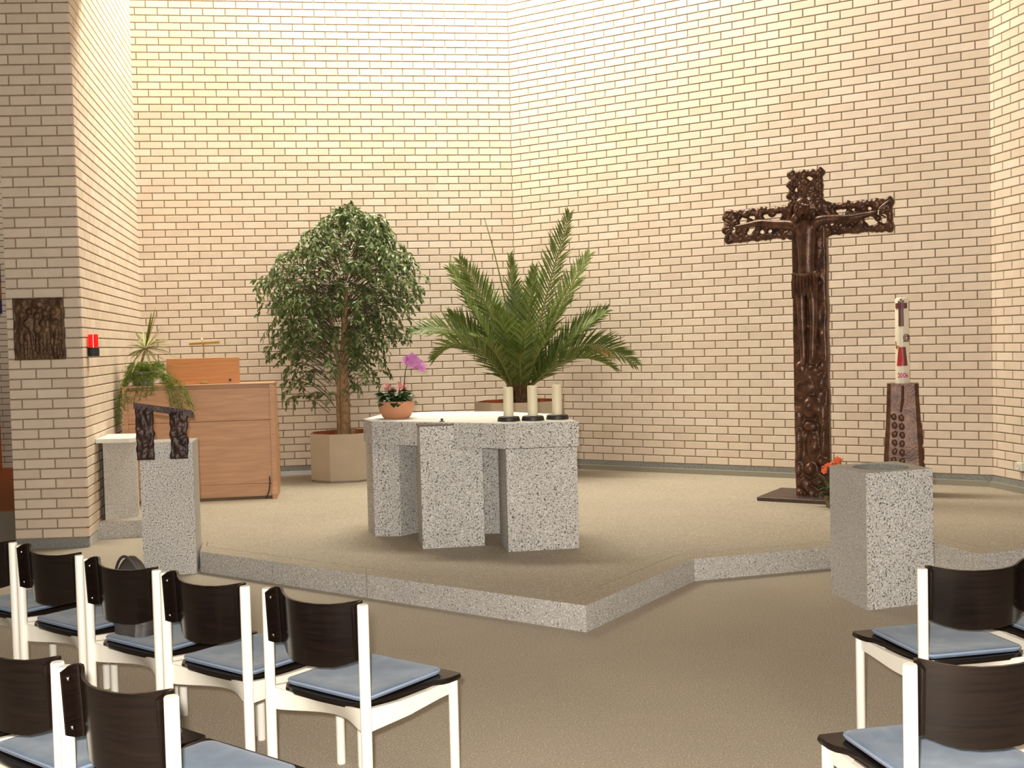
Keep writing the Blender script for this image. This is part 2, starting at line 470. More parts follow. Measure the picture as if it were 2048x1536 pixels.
strip('trim_2', cAB, aB, 5.23, PZ, PZ + 0.050, 0.075, 'trim_grey', 'grey metal skirting duct along the wall behind the crucifix')
strip('trim_3', cBC, aC, 3.2, PZ, PZ + 0.050, 0.075, 'trim_grey', 'grey metal skirting duct at the right edge')

# platform with stone kerb
edge = [(-3.66, 9.56), (-3.10, 9.66), (-2.69, 8.44), (-2.39, 8.395), (-2.318, 8.05), (0.380, 6.093), (1.186, 7.321), (2.32, 7.66), (2.66, 7.90), (2.85, 7.915), (3.060, 7.243), (3.55, 7.41), (5.15, 7.0)]
outer = edge + [(cBC.x + 3.2 * cos(aC), cBC.y + 3.2 * sin(aC)), tuple(cBC), tuple(cAB), tuple(cAP), (-3.72, 9.9)]
def inset(poly, ds):
    n = len(poly) - 1
    L_ = []
    for i in range(n):
        a, b = Vector(poly[i]), Vector(poly[i + 1]); d = (b - a).normalized(); nn = Vector((-d.y, d.x))
        L_.append((a + nn * ds[i], d, b + nn * ds[i]))
    out = [L_[0][0]]
    for i in range(n - 1):
        (p, d, _), (q, e, _2) = L_[i], L_[i + 1]
        den = d.x * e.y - d.y * e.x
        t = ((q.x - p.x) * e.y - (q.y - p.y) * e.x) / den
        out.append(p + d * t)
    return out + [L_[-1][2]]
kw = [.16, .03, .03, .03, .16, .16, .16, .16, .03, .16, .16, .16]
inn = inset(edge, kw)
plat = MB().prism([tuple(p) for p in inset(edge, [w + 0.006 for w in kw])] + outer[len(edge):], 0.0, PZ).obj('platform', 'platform_stone')
tag(plat, 'raised speckled stone platform carrying altar, crucifix and plants', 'platform', kind='structure')
base = MB().prism([tuple(p) for p in inset(edge, [0.02] * 12)] + outer[len(edge):], 0.0, PZ - 0.012).obj('platform_core', 'mortar', plat)
for i in range(len(edge) - 1):
    a, b = Vector(edge[i]), Vector(edge[i + 1]); ia, ib = inn[i], inn[i + 1]
    L = (b - a).length; n = max(1, round(L / 1.35)) if L > 1.6 else 1
    for k in range(n):
        t0, t1 = k / n + (0.002 / L if k else 0), (k + 1) / n - (0.002 / L if k < n - 1 else 0)
        q = [a.lerp(b, t0), a.lerp(b, t1), ia.lerp(ib, t1), ia.lerp(ib, t0)]
        kb = MB().prism([tuple(p) for p in q], 0.0, PZ)
        me = kb.mesh('kerb_stone', 'granite_kerb'); me.materials.append(MATS['platform_stone'])
        me.polygons[1].material_index = 1
        link('kerb_stone', me, plat)

# ------------------------------------------------------------------ altar
alt = thing('altar', 'grey granite altar with polygonal slab on rough stone blocks', 'altar', (-0.35, 8.5, PZ))
A0 = Vector((-0.35, 8.5))
def rel(pts): return [(x - A0.x, y - A0.y) for x, y in pts]
def quad(fl, ang, w, d):
    u = Vector((cos(ang), sin(ang))); v = Vector((-sin(ang), cos(ang))); p = Vector(fl)
    return [tuple(p), tuple(p + u * w), tuple(p + u * w + v * d), tuple(p + v * d)]
slab_poly = [(-1.070, 8.362), (-0.055, 7.727), (0.464, 7.800), (0.345, 8.64), (-0.10, 9.16), (-0.66, 9.36), (-1.09, 9.24), (-1.175, 8.66)]
MB().prism(rel(slab_poly), 0.878 - PZ, 1.052 - PZ).obj('slab', 'granite_coarse', alt)
MB().prism(rel(quad((-0.672, 7.923), 0.17, 0.452, 0.36)), 0, 1.034 - PZ).obj('stone_block', 'granite_coarse', alt)
MB().prism(rel(quad((-0.678, 7.917), 0.17, 0.30, 0.34)), 1.0345 - PZ, 1.043 - PZ).obj('cover_plate', 'base_plate_steel', alt)
MB().prism(rel(quad((-0.054, 7.728), 0.155, 0.508, 0.40)), 0, 0.874 - PZ).obj('stone_block', 'granite_coarse', alt)
MB().prism(rel([(-1.09, 8.50), (-0.883, 8.487), (-0.74, 8.66), (-0.86, 8.98), (-1.183, 8.83)]), 0, 0.874 - PZ).obj('stone_block', 'granite_coarse', alt)
MB().prism(rel(quad((-0.52, 8.48), 0.05, 0.56, 0.42)), 0, 0.874 - PZ).obj('stone_block', 'granite_coarse', alt)
# cloth
def clothy(poly, z, th, name, label, inset_d=0.03):
    c = Vector((sum(p[0] for p in poly) / len(poly), sum(p[1] for p in poly) / len(poly)))
    pts = []
    n = len(poly)
    for i in range(n):
        a, b = Vector(poly[i]), Vector(poly[(i + 1) % n])
        for k in range(10):
            p = a.lerp(b, k / 10); p = p + (c - p).normalized() * (inset_d + 0.004 * sin(k * 2.1 + i))
            pts.append(p)
    m_ = MB().prism([(p.x, p.y) for p in pts], z, z + th)
    return m_
cl = clothy(slab_poly, 1.0525, 0.003, '', '').obj('altar_cloth', 'linen')
tag(cl, 'white linen cloth lying flat on the altar slab', 'altar cloth')

# small dark microphone foot at the slab's front edge
g = thing('altar_microphone', 'tiny dark microphone lying at the altar front edge', 'microphone', (-0.52, 8.08, 1.0558), 0.4)
MB().lathe([(0.020, 0), (0.018, 0.005), (0.005, 0.008), (0.004, 0.014)], 14).obj('foot', 'cable_black', g, True)
MB().ball((0, 0, 0.017), (0.012, 0.008, 0.007)).obj('head', 'cable_black', g, True)

# ------------------------------------------------------------------ candles
for i, (x, y, h, lab) in enumerate([(-0.030, 7.975, 0.212, 'leftmost'), (0.145, 7.985, 0.218, 'middle'), (0.325, 8.045, 0.218, 'rightmost')]):
    hz = 1.0558
    t = thing('candle_holder', f'flat dark iron candle plate under the {lab} altar candle', 'candle holder', (x, y, hz), group='candle holders on the altar')
    MB().lathe([(0.082, 0), (0.083, 0.004), (0.076, 0.030), (0.070, 0.033), (0.0, 0.033)], 28, cap=False).obj('plate', 'iron', t, True)
    MB().lathe([(0.012, 0.0325), (0.004, 0.036), (0.0, 0.036)], 10, cap=False).obj('spike', 'iron', t, True)
    t = thing('candle', f'thick cream wax candle, {lab} of three on the altar', 'candle', (x, y, hz + 0.0335), group='altar candles')
    MB().lathe([(0.0365, 0), (0.0365, h - 0.008), (0.035, h - 0.002), (0.030, h), (0.022, h - 0.008), (0.0, h - 0.010)], 24, cap=True).obj('wax', 'candle_wax', t, True)
    MB().tube([(0, 0, h - 0.012), (0.001, 0, h + 0.002), (0.004, 0, h + 0.008)], 0.0018, 6).obj('wick', 'wick', t)

# ------------------------------------------------------------------ leaf shapes
def leaf_blade(l, w, fold=0.25, droop=0.15, n=4):
    vs = []; fs = []
    for i in range(n + 1):
        t = i / n; ww = w * 0.5 * sin(pi * min(1, t * 0.97 + 0.03)) ** 0.8 * (1 - 0.35 * t); z = -droop * l * t * t
        vs += [(-ww, t * l, z + fold * ww), (0, t * l, z), (ww, t * l, z + fold * ww)]
    for i in range(n):
        a = i * 3
        fs += [(a, a + 1, a + 4, a + 3), (a + 1, a + 2, a + 5, a + 4)]
    return vs, fs
def orient(p, d, roll=0.0, up=Vector((0, 0, 1))):
    d = Vector(d).normalized()
    x = d.cross(up)
    if x.length < 1e-3: x = Vector((1, 0, 0))
    x.normalize(); z = x.cross(d)
    M = Matrix((x, d, z)).transposed().to_4x4()
    return Matrix.Translation(p) @ M @ Matrix.Rotation(roll, 4, 'Y')

# flower bowl on the altar
fb = thing('flower_bowl', 'terracotta bowl of pink flowers with a tall magenta orchid', 'potted plant', (-0.905, 8.60, 1.0558))
MB().lathe([(0.092, 0), (0.108, 0.012), (0.133, 0.06), (0.143, 0.112), (0.144, 0.134), (0.136, 0.134), (0.132, 0.10), (0.0, 0.10)], 36, cap=True).obj('bowl', 'terracotta', fb, True)
MB().lathe([(0.1325, 0.1005), (0.06, 0.112), (0.0, 0.118)], 20, cap=False).obj('soil', 'soil', fb)
rnd = random.Random(3)
vs, fs = leaf_blade(0.085, 0.075, 0.15, 0.35)
lm = MB().add(vs, fs).mesh('leaf', 'deep_leaf', True)
for i in range(95):
    a = rnd.uniform(0, 2 * pi); r = rnd.uniform(0.02, 0.115)
    o = link('leaf', lm, fb)
    d = Vector((cos(a), sin(a), rnd.uniform(-0.2, 0.7)))
    o.matrix_local = orient((r * cos(a), r * sin(a), rnd.uniform(0.135, 0.215) - r * 0.25), d, rnd.uniform(-0.5, 0.5)) @ Matrix.Scale(rnd.uniform(0.7, 1.1), 4)
def petals(n, l, w, cup):
    b = MB()
    for k in range(n):
        M = orient((0, 0, 0), (cos(2 * pi * k / n), sin(2 * pi * k / n), cup))
        v, f = leaf_blade(l, w, 0.1, 0.2)
        b.add([M @ Vector(p) for p in v], f, k * 0.13)
    return b
pm = petals(5, 0.032, 0.030, 0.5).mesh('blossom', 'pink_petal', True)
for i in range(38):
    a = rnd.uniform(0, 2 * pi); r = rnd.uniform(0.0, 0.12)
    if abs(r * cos(a)) < 0.02: continue
    o = link('blossom', pm, fb); o.location = (r * cos(a), r * sin(a), 0.245 + rnd.uniform(-0.03, 0.02)); o.rotation_euler = (rnd.uniform(-.8, .8), rnd.uniform(-.8, .8), rnd.uniform(0, 6))
    MB().tube([(r * cos(a) * .7, r * sin(a) * .7, 0.1), (r * cos(a), r * sin(a), 0.235)], 0.002, 5).obj('flower_stalk', 'stem_green', fb)
stem = [(0.05, 0.02, 0.1), (0.062, 0.02, 0.25), (0.075, 0.02, 0.36), (0.10, 0.02, 0.44), (0.14, 0.02, 0.468), (0.19, 0.01, 0.445), (0.225, 0.0, 0.39)]
MB().tube(stem, [0.005, 0.005, 0.004, 0.004, 0.003, 0.002, 0.002], 6).obj('orchid_stem', 'stem_green', fb, True)
om = petals(5, 0.042, 0.042, 0.25).mesh('orchid_blossom', 'orchid_petal', True)
for i, (x, z) in enumerate([(0.09, 0.452), (0.112, 0.466), (0.125, 0.43), (0.15, 0.452), (0.162, 0.415), (0.178, 0.438), (0.195, 0.412), (0.212, 0.397), (0.137, 0.474)]):
    o = link('orchid_blossom', om, fb); o.location = (x, -0.01 - 0.008 * (i % 3), z - 0.005); o.rotation_euler = (1.35 + rnd.uniform(-.3, .3), rnd.uniform(-.4, .4), rnd.uniform(-.6, .6))
MB().tube([(0.222, 0.0, 0.39), (0.226, -0.002, 0.375), (0.224, -0.002, 0.365)], [0.003, 0.007, 0.003], 6).obj('orchid_bud', 'wax_brown', fb, True)

# ------------------------------------------------------------------ lectern
LA = 0.17
FRx, FRy = -2.327, 7.988
le = thing('lectern', 'rough granite lectern pillar topped by a bronze book rest', 'lectern', (FRx, FRy, 0), LA)
LW, LD, LH = 0.37, 0.36, 0.960
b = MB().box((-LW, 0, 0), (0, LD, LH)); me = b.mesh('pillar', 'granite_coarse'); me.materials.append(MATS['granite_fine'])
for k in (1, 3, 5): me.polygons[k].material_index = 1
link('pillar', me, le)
def rough_plate(name, x0, x1, z0, z1, y, th, parent, mat, seed, jag=0.006):
    rg = random.Random(seed); nx, nz = 12, 34
    vs = []; fs = []
    for s in (0, 1):
        for j in range(nz + 1):
            for i in range(nx + 1):
                u, w = i / nx, j / nz
                x = x0 + (x1 - x0) * u; z = z0 + (z1 - z0) * w
                ed = jag * noise.noise((seed * 3.1 + (0 if u < .5 else 9), z * 18, 1.0)) * 2.0
                if i in (0, nx): x += ed
                h = 0.020 * abs(noise.noise((x * 22 + seed, z * 14, 2.0))) + 0.012 * noise.noise((x * 50 + seed, z * 34, 5.0))
                e = min(u, 1 - u) * nx
                h *= min(1, e / 1.5)
                vs.append((x, y - th - h if s == 0 else y, z))
    R = nx + 1; Q = R * (nz + 1)
    for j in range(nz):
        for i in range(nx):
            a = j * R + i
            fs.append((a, a + 1, a + 1 + R, a + R)); fs.append((Q + a + R, Q + a + R + 1, Q + a + 1, Q + a))
    for j in range(nz):
        a = j * R; fs.append((a, a + R, Q + a + R, Q + a)); a = j * R + nx; fs.append((a + R, a, Q + a, Q + a + R))
    for i in range(nx):
        fs.append((i + 1, i, Q + i, Q + i + 1)); a = nz * R + i; fs.append((a, a + 1, Q + a + 1, Q + a))
    return MB().add(vs, fs).obj(name, mat, parent, 'full')
rough_plate('bronze_leg', -0.385, -0.262, 0.845, 1.222, -0.002, 0.022, le, 'dark_bronze', 1)
rough_plate('bronze_leg', -0.150, -0.028, 0.845, 1.186, -0.002, 0.022, le, 'dark_bronze', 2)
# sloping book rest: left end higher, reader's side lower
def slope_box(x0, x1, y0, y1, th, zl, zr, drop):
    vs = []
    for x, z in ((x0, zl), (x1, zr)):
        for y in (y0, y1):
            dz = -drop * (y - y0) / (y1 - y0)
            vs += [(x, y, z + dz), (x, y, z + dz - th)]
    return MB().add(vs, [(0, 4, 6, 2), (1, 3, 7, 5), (0, 1, 5, 4), (2, 6, 7, 3), (0, 2, 3, 1), (4, 5, 7, 6)])
slope_box(-0.395, 0.004, -0.028, 0.13, 0.045, 1.262, 1.192, 0.025).obj('book_rest', 'dark_bronze', le)
slope_box(-0.375, -0.04, 0.0, 0.12, 0.02, 1.214, 1.152, 0.022).obj('rest_board', 'orange_wood', le)

# ------------------------------------------------------------------ side pedestal at the left wall
pd = thing('stone_pedestal', 'slim grey stone pedestal with white top against the brick wall', 'pedestal', (-3.50, 9.80, PZ))
MB().prism([(-.105, -.125), (.125, .055), (.06, .28), (-.205, .28)], 0, 0.688).obj('pillar', 'granite_fine', pd)
MB().prism([(-.128, -.225), (.17, -.25), (.205, -.20), (.075, .34), (-.23, .36)], 0.689, 0.724).obj('top_slab', 'white_marble', pd)

# ------------------------------------------------------------------ baptismal font
fo = thing('font', 'square granite baptismal font with a shallow round basin', 'font', (2.05, 6.422, 0), 0)
fq = quad((0, 0), 0.30, 0.475, 0.47)
fq = [(0, 0), (0.45, 0.157), (0.376, 0.595), (-0.082, 0.452)]
cx_, cy_ = sum(p[0] for p in fq) / 4, sum(p[1] for p in fq) / 4
NB = 40; FH = 0.806
def on_edge(a):
    d = Vector((cos(a), sin(a)))
    best = 9
    for i in range(4):
        p, q = Vector(fq[i]) - Vector((cx_, cy_)), Vector(fq[(i + 1) % 4]) - Vector((cx_, cy_))
        e = q - p; den = d.x * e.y - d.y * e.x
        if abs(den) < 1e-9: continue
        t = (p.x * e.y - p.y * e.x) / den; s_ = (p.x * d.y - p.y * d.x) / den
        if t > 0 and -1e-6 <= s_ <= 1 + 1e-6: best = min(best, t)
    return best
angs = sorted([2 * pi * k / NB for k in range(NB)] + [math.atan2(p[1] - cy_, p[0] - cx_) % (2 * pi) for p in fq])
n = len(angs); vs = []; fs = []
ringr = [('e', 0), ('e', FH), (0.165, FH), (0.155, FH - 0.012), (0.10, FH - 0.065), (0.03, FH - 0.085)]
for rr, z in ringr:
    for a in angs:
        r = on_edge(a) if rr == 'e' else rr
        vs.append((cx_ + r * cos(a), cy_ + r * sin(a), z))
for k in range(len(ringr) - 1):
    for j in range(n):
        fs.append((k * n + j, k * n + (j + 1) % n, (k + 1) * n + (j + 1) % n, (k + 1) * n + j))
fs += [tuple(range(n - 1, -1, -1)), tuple(range((len(ringr) - 1) * n, len(ringr) * n))]
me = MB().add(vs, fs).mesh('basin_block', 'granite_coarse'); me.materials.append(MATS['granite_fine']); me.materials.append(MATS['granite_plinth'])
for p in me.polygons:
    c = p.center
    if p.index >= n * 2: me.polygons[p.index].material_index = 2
    elif p.index >= n: me.polygons[p.index].material_index = 1
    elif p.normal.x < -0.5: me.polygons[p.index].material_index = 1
link('basin_block', me, fo)

# ------------------------------------------------------------------ crucifix
cb = Vector((2.671, 9.854))
cx = thing('crucifix', 'tall dark bronze crucifix with pierced arms on a flat base plate', 'crucifix', (cb.x, cb.y, PZ), aB)
MB().box((-0.43, -0.26, 0), (0.43, 0.42, 0.035), ch=0.004).obj('base_plate', 'base_plate_steel', cx)
rg = random.Random(11)
HC = 0.036
# relief shaft (local z from plate): ellipsoid bumps  (x, z, rx, rz, h)
bumps = []
for z, x, rx, rz, h in [(0.05, -0.11, .05, .05, .04), (0.06, 0.0, .05, .06, .05), (0.05, 0.10, .05, .05, .045), (0.15, -0.06, .06, .06, .04), (0.17, 0.06, .06, .05, .04), (0.10, -0.03, .03, .03, .03),
                        (0.28, -0.01, .055, .06, .055), (0.27, -0.12, .04, .07, .03), (0.35, 0.09, .035, .04, .04), (0.30, 0.12, .04, .08, .025), (0.48, 0.02, .06, .14, .035), (0.50, -0.11, .045, .16, .035), (0.55, 0.12, .04, .16, .03),
                        (0.66, 0.0, .07, .05, .04), (0.83, 0.0, .085, .10, .055), (0.86, -0.005, .05, .06, .03), (0.75, -0.11, .05, .10, .03), (0.75, 0.11, .045, .12, .03), (1.0, -0.05, .09, .07, .02), (1.05, 0.09, .05, .08, .025),
                        (1.16, 0.04, .06, .05, .035), (1.18, -0.08, .05, .06, .03), (1.20, 0.11, .04, .05, .03)]:
    bumps.append((x, z, rx, rz, h))
for k in range(60):
    bumps.append((rg.uniform(-.15, .15), rg.uniform(0.0, 2.5), rg.uniform(.015, .04), rg.uniform(.02, .06), rg.uniform(-.012, .016)))
def relief(x, z):
    h = 0.0
    for bx_, bz, rx, rz, hh in bumps:
        q = ((x - bx_) / rx) ** 2 + ((z - bz) / rz) ** 2
        if q < 1: h += hh * math.sqrt(1 - q)
    return min(h, 0.09) + 0.004 * noise.noise((x * 40, z * 40, 3))
nx, nz = 26, 190
ZT = 2.52
vs = []; fs = []
for j in range(nz + 1):
    z = HC + ZT * j / nz - HC * j / nz
    wl = -0.150 + 0.008 * noise.noise((z * 5, 1.0, 0)) ; wr = 0.158 + 0.008 * noise.noise((z * 5, 7.0, 0))
    for i in range(nx + 1):
        u = i / nx; x = wl + (wr - wl) * u
        e = min(u, 1 - u) * nx
        y = -0.045 - relief(x, z) * min(1, e / 2.5) + (0.02 if e < 0.5 else 0)
        vs.append((x, y, z))
R = nx + 1
for j in range(nz):
    for i in range(nx):
        a = j * R + i; fs.append((a, a + 1, a + 1 + R, a + R))
q0 = len(vs)
for j in range(nz + 1):
    vs += [(vs[j * R][0], 0.045, vs[j * R][2]), (vs[j * R + nx][0], 0.045, vs[j * R][2])]
for j in range(nz):
    a = q0 + 2 * j
    fs += [(a + 1, a, a + 2, a + 3), (a, j * R, (j + 1) * R, a + 2), (j * R + nx, a + 1, a + 3, (j + 1) * R + nx)]
fs.append(tuple(list(range(0, nx + 1)) + [q0 + 1, q0]))
MB().add(vs, fs).obj('shaft', 'bronze', cx, 'full')
# pierced arms and head piece, knobbly bronze
def organic(o):
    m_ = o.modifiers.new('remesh', 'REMESH'); m_.mode = 'VOXEL'; m_.voxel_size = 0.008; m_.use_smooth_shade = True
    m_ = o.modifiers.new('smooth', 'SMOOTH'); m_.factor = 0.5; m_.iterations = 5
    return o
def pierced(name, x0, x1, z0, z1, rows, seed, skip):
    rg = random.Random(seed); b = MB()
    for z in (z0 + 0.03, z1 - 0.03):
        n = int((x1 - x0) / 0.042)
        for k in range(n + 1):
            x = x0 + 0.012 + (x1 - x0 - 0.024) * k / n
            b.ball((x, rg.uniform(-.01, .01), z + rg.uniform(-.006, .006)), (rg.uniform(.028, .038), rg.uniform(.034, .046), rg.uniform(.032, .042)))
    for x in (x0 + 0.026, x1 - 0.026):
        n = int((z1 - z0) / 0.042)
        for k in range(n + 1):
            b.ball((x, rg.uniform(-.01, .01), z0 + 0.012 + (z1 - z0 - 0.024) * k / n), (rg.uniform(.030, .038), rg.uniform(.034, .044), rg.uniform(.028, .036)))
    nz_ = rows; nx_ = int((x1 - x0) / 0.062)
    for j in range(1, nz_):
        for i in range(0, nx_ + 1):
            if rg.random() < skip: continue
            x = x0 + (x1 - x0) * (i + (0.5 if j % 2 else 0)) / nx_; z = z0 + (z1 - z0) * j / nz_
            if x > x1 - 0.02: continue
            b.ball((x + rg.uniform(-.008, .008), rg.uniform(-.01, .005), z + rg.uniform(-.008, .008)), (rg.uniform(.034, .044), rg.uniform(.028, .042), rg.uniform(.030, .042)))
    return organic(b.obj(name, 'bronze', cx, 'full'))
pierced('pierced_arm', -0.772, -0.14, 2.345, 2.635, 5, 5, 0.16)
pierced('pierced_arm', 0.13, 0.722, 2.345, 2.625, 5, 6, 0.18)
pierced('pierced_head', -0.172, 0.130, 2.60, 2.935, 6, 8, 0.14)
bb = MB()
for k in range(70):
    bb.ball((rg.uniform(-.14, .14), rg.uniform(-.03, 0.0), rg.uniform(2.40, 2.66)), (rg.uniform(.03, .05), rg.uniform(.03, .045), rg.uniform(.03, .05)))
organic(bb.box((-0.15, -0.02, 2.35), (0.15, 0.04, 2.64)).obj('crossing', 'bronze', cx, 'full'))
# the carved figure, one continuous skin
def skinned(name, joints, edges, mat, parent, root=0, sub=2):
    me = bpy.data.meshes.new(name); me.from_pydata([j[0] for j in joints], edges, [])
    o = link(name, me, parent)
    md = o.modifiers.new('skin', 'SKIN'); md.use_smooth_shade = True
    sv = me.skin_vertices[0].data
    for i, j in enumerate(joints):
        r = j[1]; sv[i].radius = r if isinstance(r, tuple) else (r, r)
        sv[i].use_root = (i == root)
    sd = o.modifiers.new('sub', 'SUBSURF'); sd.levels = sub; sd.render_levels = sub
    me.materials.append(MATS[mat])
    return o
yb = -0.085
J = [((0.0, yb, 1.93), (.085, .06)), ((0.0, yb - .01, 2.10), (.075, .055)), ((0.005, yb - .015, 2.26), (.085, .06)), ((0.0, yb - .01, 2.40), (.085, .055)), ((-0.01, yb - .02, 2.485), (.035, .035)), ((-0.03, yb - .05, 2.545), (.052, .055)), ((-0.035, yb - .055, 2.615), (.048, .052)),
     ((-0.13, yb - .01, 2.455), (.048, .045)), ((-0.30, yb, 2.475), (.044, .038)), ((-0.42, yb, 2.495), (.046, .036)), ((-0.56, yb + .01, 2.48), (.032, .026)), ((-0.66, yb + .01, 2.475), (.034, .014)),
     ((0.12, yb - .02, 2.475), (.052, .048)), ((0.28, yb, 2.475), (.046, .040)), ((0.40, yb, 2.47), (.044, .036)), ((0.53, yb + .01, 2.49), (.032, .026)), ((0.62, yb + .01, 2.51), (.034, .014)),
     ((-0.05, yb, 1.86), (.055, .05)), ((-0.045, yb - .015, 1.62), (.042, .042)), ((-0.04, yb - .005, 1.40), (.034, .034)), ((-0.035, yb - .02, 1.26), (.028, .03)), ((-0.03, yb - .05, 1.20), (.03, .03)),
     ((0.05, yb, 1.86), (.055, .05)), ((0.055, yb - .015, 1.62), (.042, .042)), ((0.045, yb - .005, 1.40), (.034, .034)), ((0.04, yb - .02, 1.26), (.028, .03)), ((0.045, yb - .05, 1.20), (.03, .03))]
E_ = [(0, 1), (1, 2), (2, 3), (3, 4), (4, 5), (5, 6), (3, 7), (7, 8), (8, 9), (9, 10), (10, 11), (3, 12), (12, 13), (13, 14), (14, 15), (15, 16), (0, 17), (17, 18), (18, 19), (19, 20), (20, 21), (0, 22), (22, 23), (23, 24), (24, 25), (25, 26)]
body = skinned('corpus', J, E_, 'bronze', cx)
for side, (hx, hz) in ((-1, (-0.66, 2.475)), (1, (0.62, 2.51))):
    for k in range(5):
        a = (k - 2) * 0.28 + (0.12 if side > 0 else 0)
        L_ = 0.075 if k else 0.055
        MB().tube([(hx + side * 0.01, yb, hz + (k - 2) * .010), (hx + side * (0.01 + .5 * L_), yb - .008, hz + (k - 2) * .014 + .5 * L_ * sin(a)), (hx + side * (0.01 + L_), yb, hz + (k - 2) * .016 + L_ * sin(a))], [.010, .009, .006], 6).obj('finger', 'bronze', body, True)
# face, hair, crown and loincloth
fc = MB()
hc = Vector((-0.035, yb - .055, 2.585))
Mh = Matrix.Rotation(0.45, 4, 'Y') @ Matrix.Rotation(0.25, 4, 'X')
fc.ball(hc, (.058, .062, .085), Mh, 14, 10)
def hp(x, y, z): return hc + Mh @ Vector((x, y, z))
fc.ball(hp(0, -.066, -.012), (.010, .016, .024), Mh); fc.ball(hp(0, -.056, -.052), (.020, .012, .007), Mh)
for s in (-1, 1):
    fc.ball(hp(s * .024, -.052, .008), (.012, .010, .007), Mh); fc.ball(hp(s * .024, -.054, .021), (.018, .010, .006), Mh); fc.ball(hp(s * .058, 0, -.005), (.008, .016, .024), Mh)
fc.ball(hp(0, -.045, -.085), (.032, .026, .038), Mh)
fc.obj('head', 'bronze', body, True)
hr = MB()
for k in range(26):
    a = -0.3 + 3.75 * k / 25
    p = hp(.060 * cos(a), .045 * sin(a) * 1.2, .045)
    hr.tube([p, p + Mh @ Vector((.012 * cos(a), .012 * sin(a), -.06)), p + Mh @ Vector((.010 * cos(a), .006, -.13))], [.016, .016, .008], 6)
hr.ball(hp(0, .012, .045), (.062, .066, .055), Mh)
hr.obj('hair', 'bronze', body, True)
cw = MB()
for k in range(18):
    a = 2 * pi * k / 18
    cw.tube([hp(.066 * cos(a), .070 * sin(a), .048), hp(.074 * cos(a + .3), .078 * sin(a + .3), .064), hp(.066 * cos(a + .6), .070 * sin(a + .6), .046)], .007, 6)
cw.obj('crown', 'bronze', body, True)
lc = MB()
for k in range(15):
    x = -0.105 + 0.21 * k / 14
    lc.tube([(x * .95, yb - .065 - .012 * (k % 2), 2.01), (x, yb - .078 - .012 * (k % 2), 1.93), (x * 1.02, yb - .062 - .01 * (k % 3), 1.80 + .02 * (k % 3))], [.012, .014, .012], 6)
lc.tube([(-0.11, yb - .055, 2.01), (0, yb - .088, 1.99), (0.11, yb - .055, 2.02)], .018, 8)
lc.ball((0.10, yb - .06, 2.0), (.028, .03, .035))
lc.obj('loincloth', 'bronze', body, True)

# orange flowers at the foot of the crucifix
of = thing('orange_flowers', 'small green plant with orange blossoms beside the crucifix foot', 'plant', (2.71, 9.37, PZ))
MB().lathe([(0.055, 0), (0.075, 0.10), (0.070, 0.10), (0.066, 0.085), (0, 0.085)], 18).obj('pot', 'olive_pot', of, True)
vs, fs = leaf_blade(0.13, 0.05, 0.2, 0.5)
lm2 = MB().add(vs, fs).mesh('leaf', 'deep_leaf', True)
for i in range(46):
    a = rnd.uniform(0, 2 * pi); o = link('leaf', lm2, of)
    r = rnd.uniform(0, .06)
    o.matrix_local = orient((r * cos(a), r * sin(a), rnd.uniform(.09, .24)), (cos(a), sin(a), rnd.uniform(-.1, .9)), rnd.uniform(-.5, .5)) @ Matrix.Scale(rnd.uniform(.6, 1.0), 4)
om2 = petals(6, 0.034, 0.026, 0.6).mesh('blossom', 'orange_petal', True)
for i in range(16):
    t = i / 15; o = link('blossom', om2, of)
    x, z = -0.075 + 0.15 * t, 0.315 + 0.10 * t
    o.location = (x, rnd.uniform(-.03, .03), z + rnd.uniform(-.015, .015)); o.rotation_euler = (rnd.uniform(0, 1.5), rnd.uniform(-.6, .6), rnd.uniform(0, 6))
for t in (0.0, 0.35, 0.7, 1.0):
    MB().tube([(0, 0, .09), (-0.03 + .07 * t, 0, .22), (-0.075 + .15 * t, 0, .31 + .10 * t)], .003, 5).obj('flower_stalk', 'stem_green', of)

# ------------------------------------------------------------------ easter candle and stand
ES = Vector((3.545, 10.02))
es = thing('candle_stand', 'tapering bronze candle stand covered with oval bosses', 'candle stand', (ES.x, ES.y, PZ), -0.33)
def sq(z):
    t = z / 1.0
    return 0.135 + 0.055 * (1 - t) ** 1.3
vs = []; fs = []; nr = 30; ns = 10
for j in range(nr + 1):
    z = 1.015 * j / nr; h = sq(min(z, 1.0)); c = 0.25 * h
    ring = []
    cs = [(h, -h + c), (h, h - c), (h - c, h), (-h + c, h), (-h, h - c), (-h, -h + c), (-h + c, -h), (h - c, -h)]
    for i in range(8):
        a, b_ = Vector(cs[i]), Vector(cs[(i + 1) % 8])
        for k in range(4):
            p = a.lerp(b_, k / 4); w = 1 + 0.03 * noise.noise((p.x * 9, p.y * 9, z * 6))
            ring.append((p.x * w, p.y * w, z))
    vs += ring
n = 32
for j in range(nr):
    for i in range(n): fs.append((j * n + i, j * n + (i + 1) % n, (j + 1) * n + (i + 1) % n, (j + 1) * n + i))
fs += [tuple(range(n - 1, -1, -1)), tuple(range(nr * n, nr * n + n))]
MB().add(vs, fs).obj('body', 'bronze', es, True)
rg = random.Random(4)
bm_ = MB().ball((0, 0, 0), (.026, .012, .034), None, 10, 7).mesh('boss', 'bronze', True)
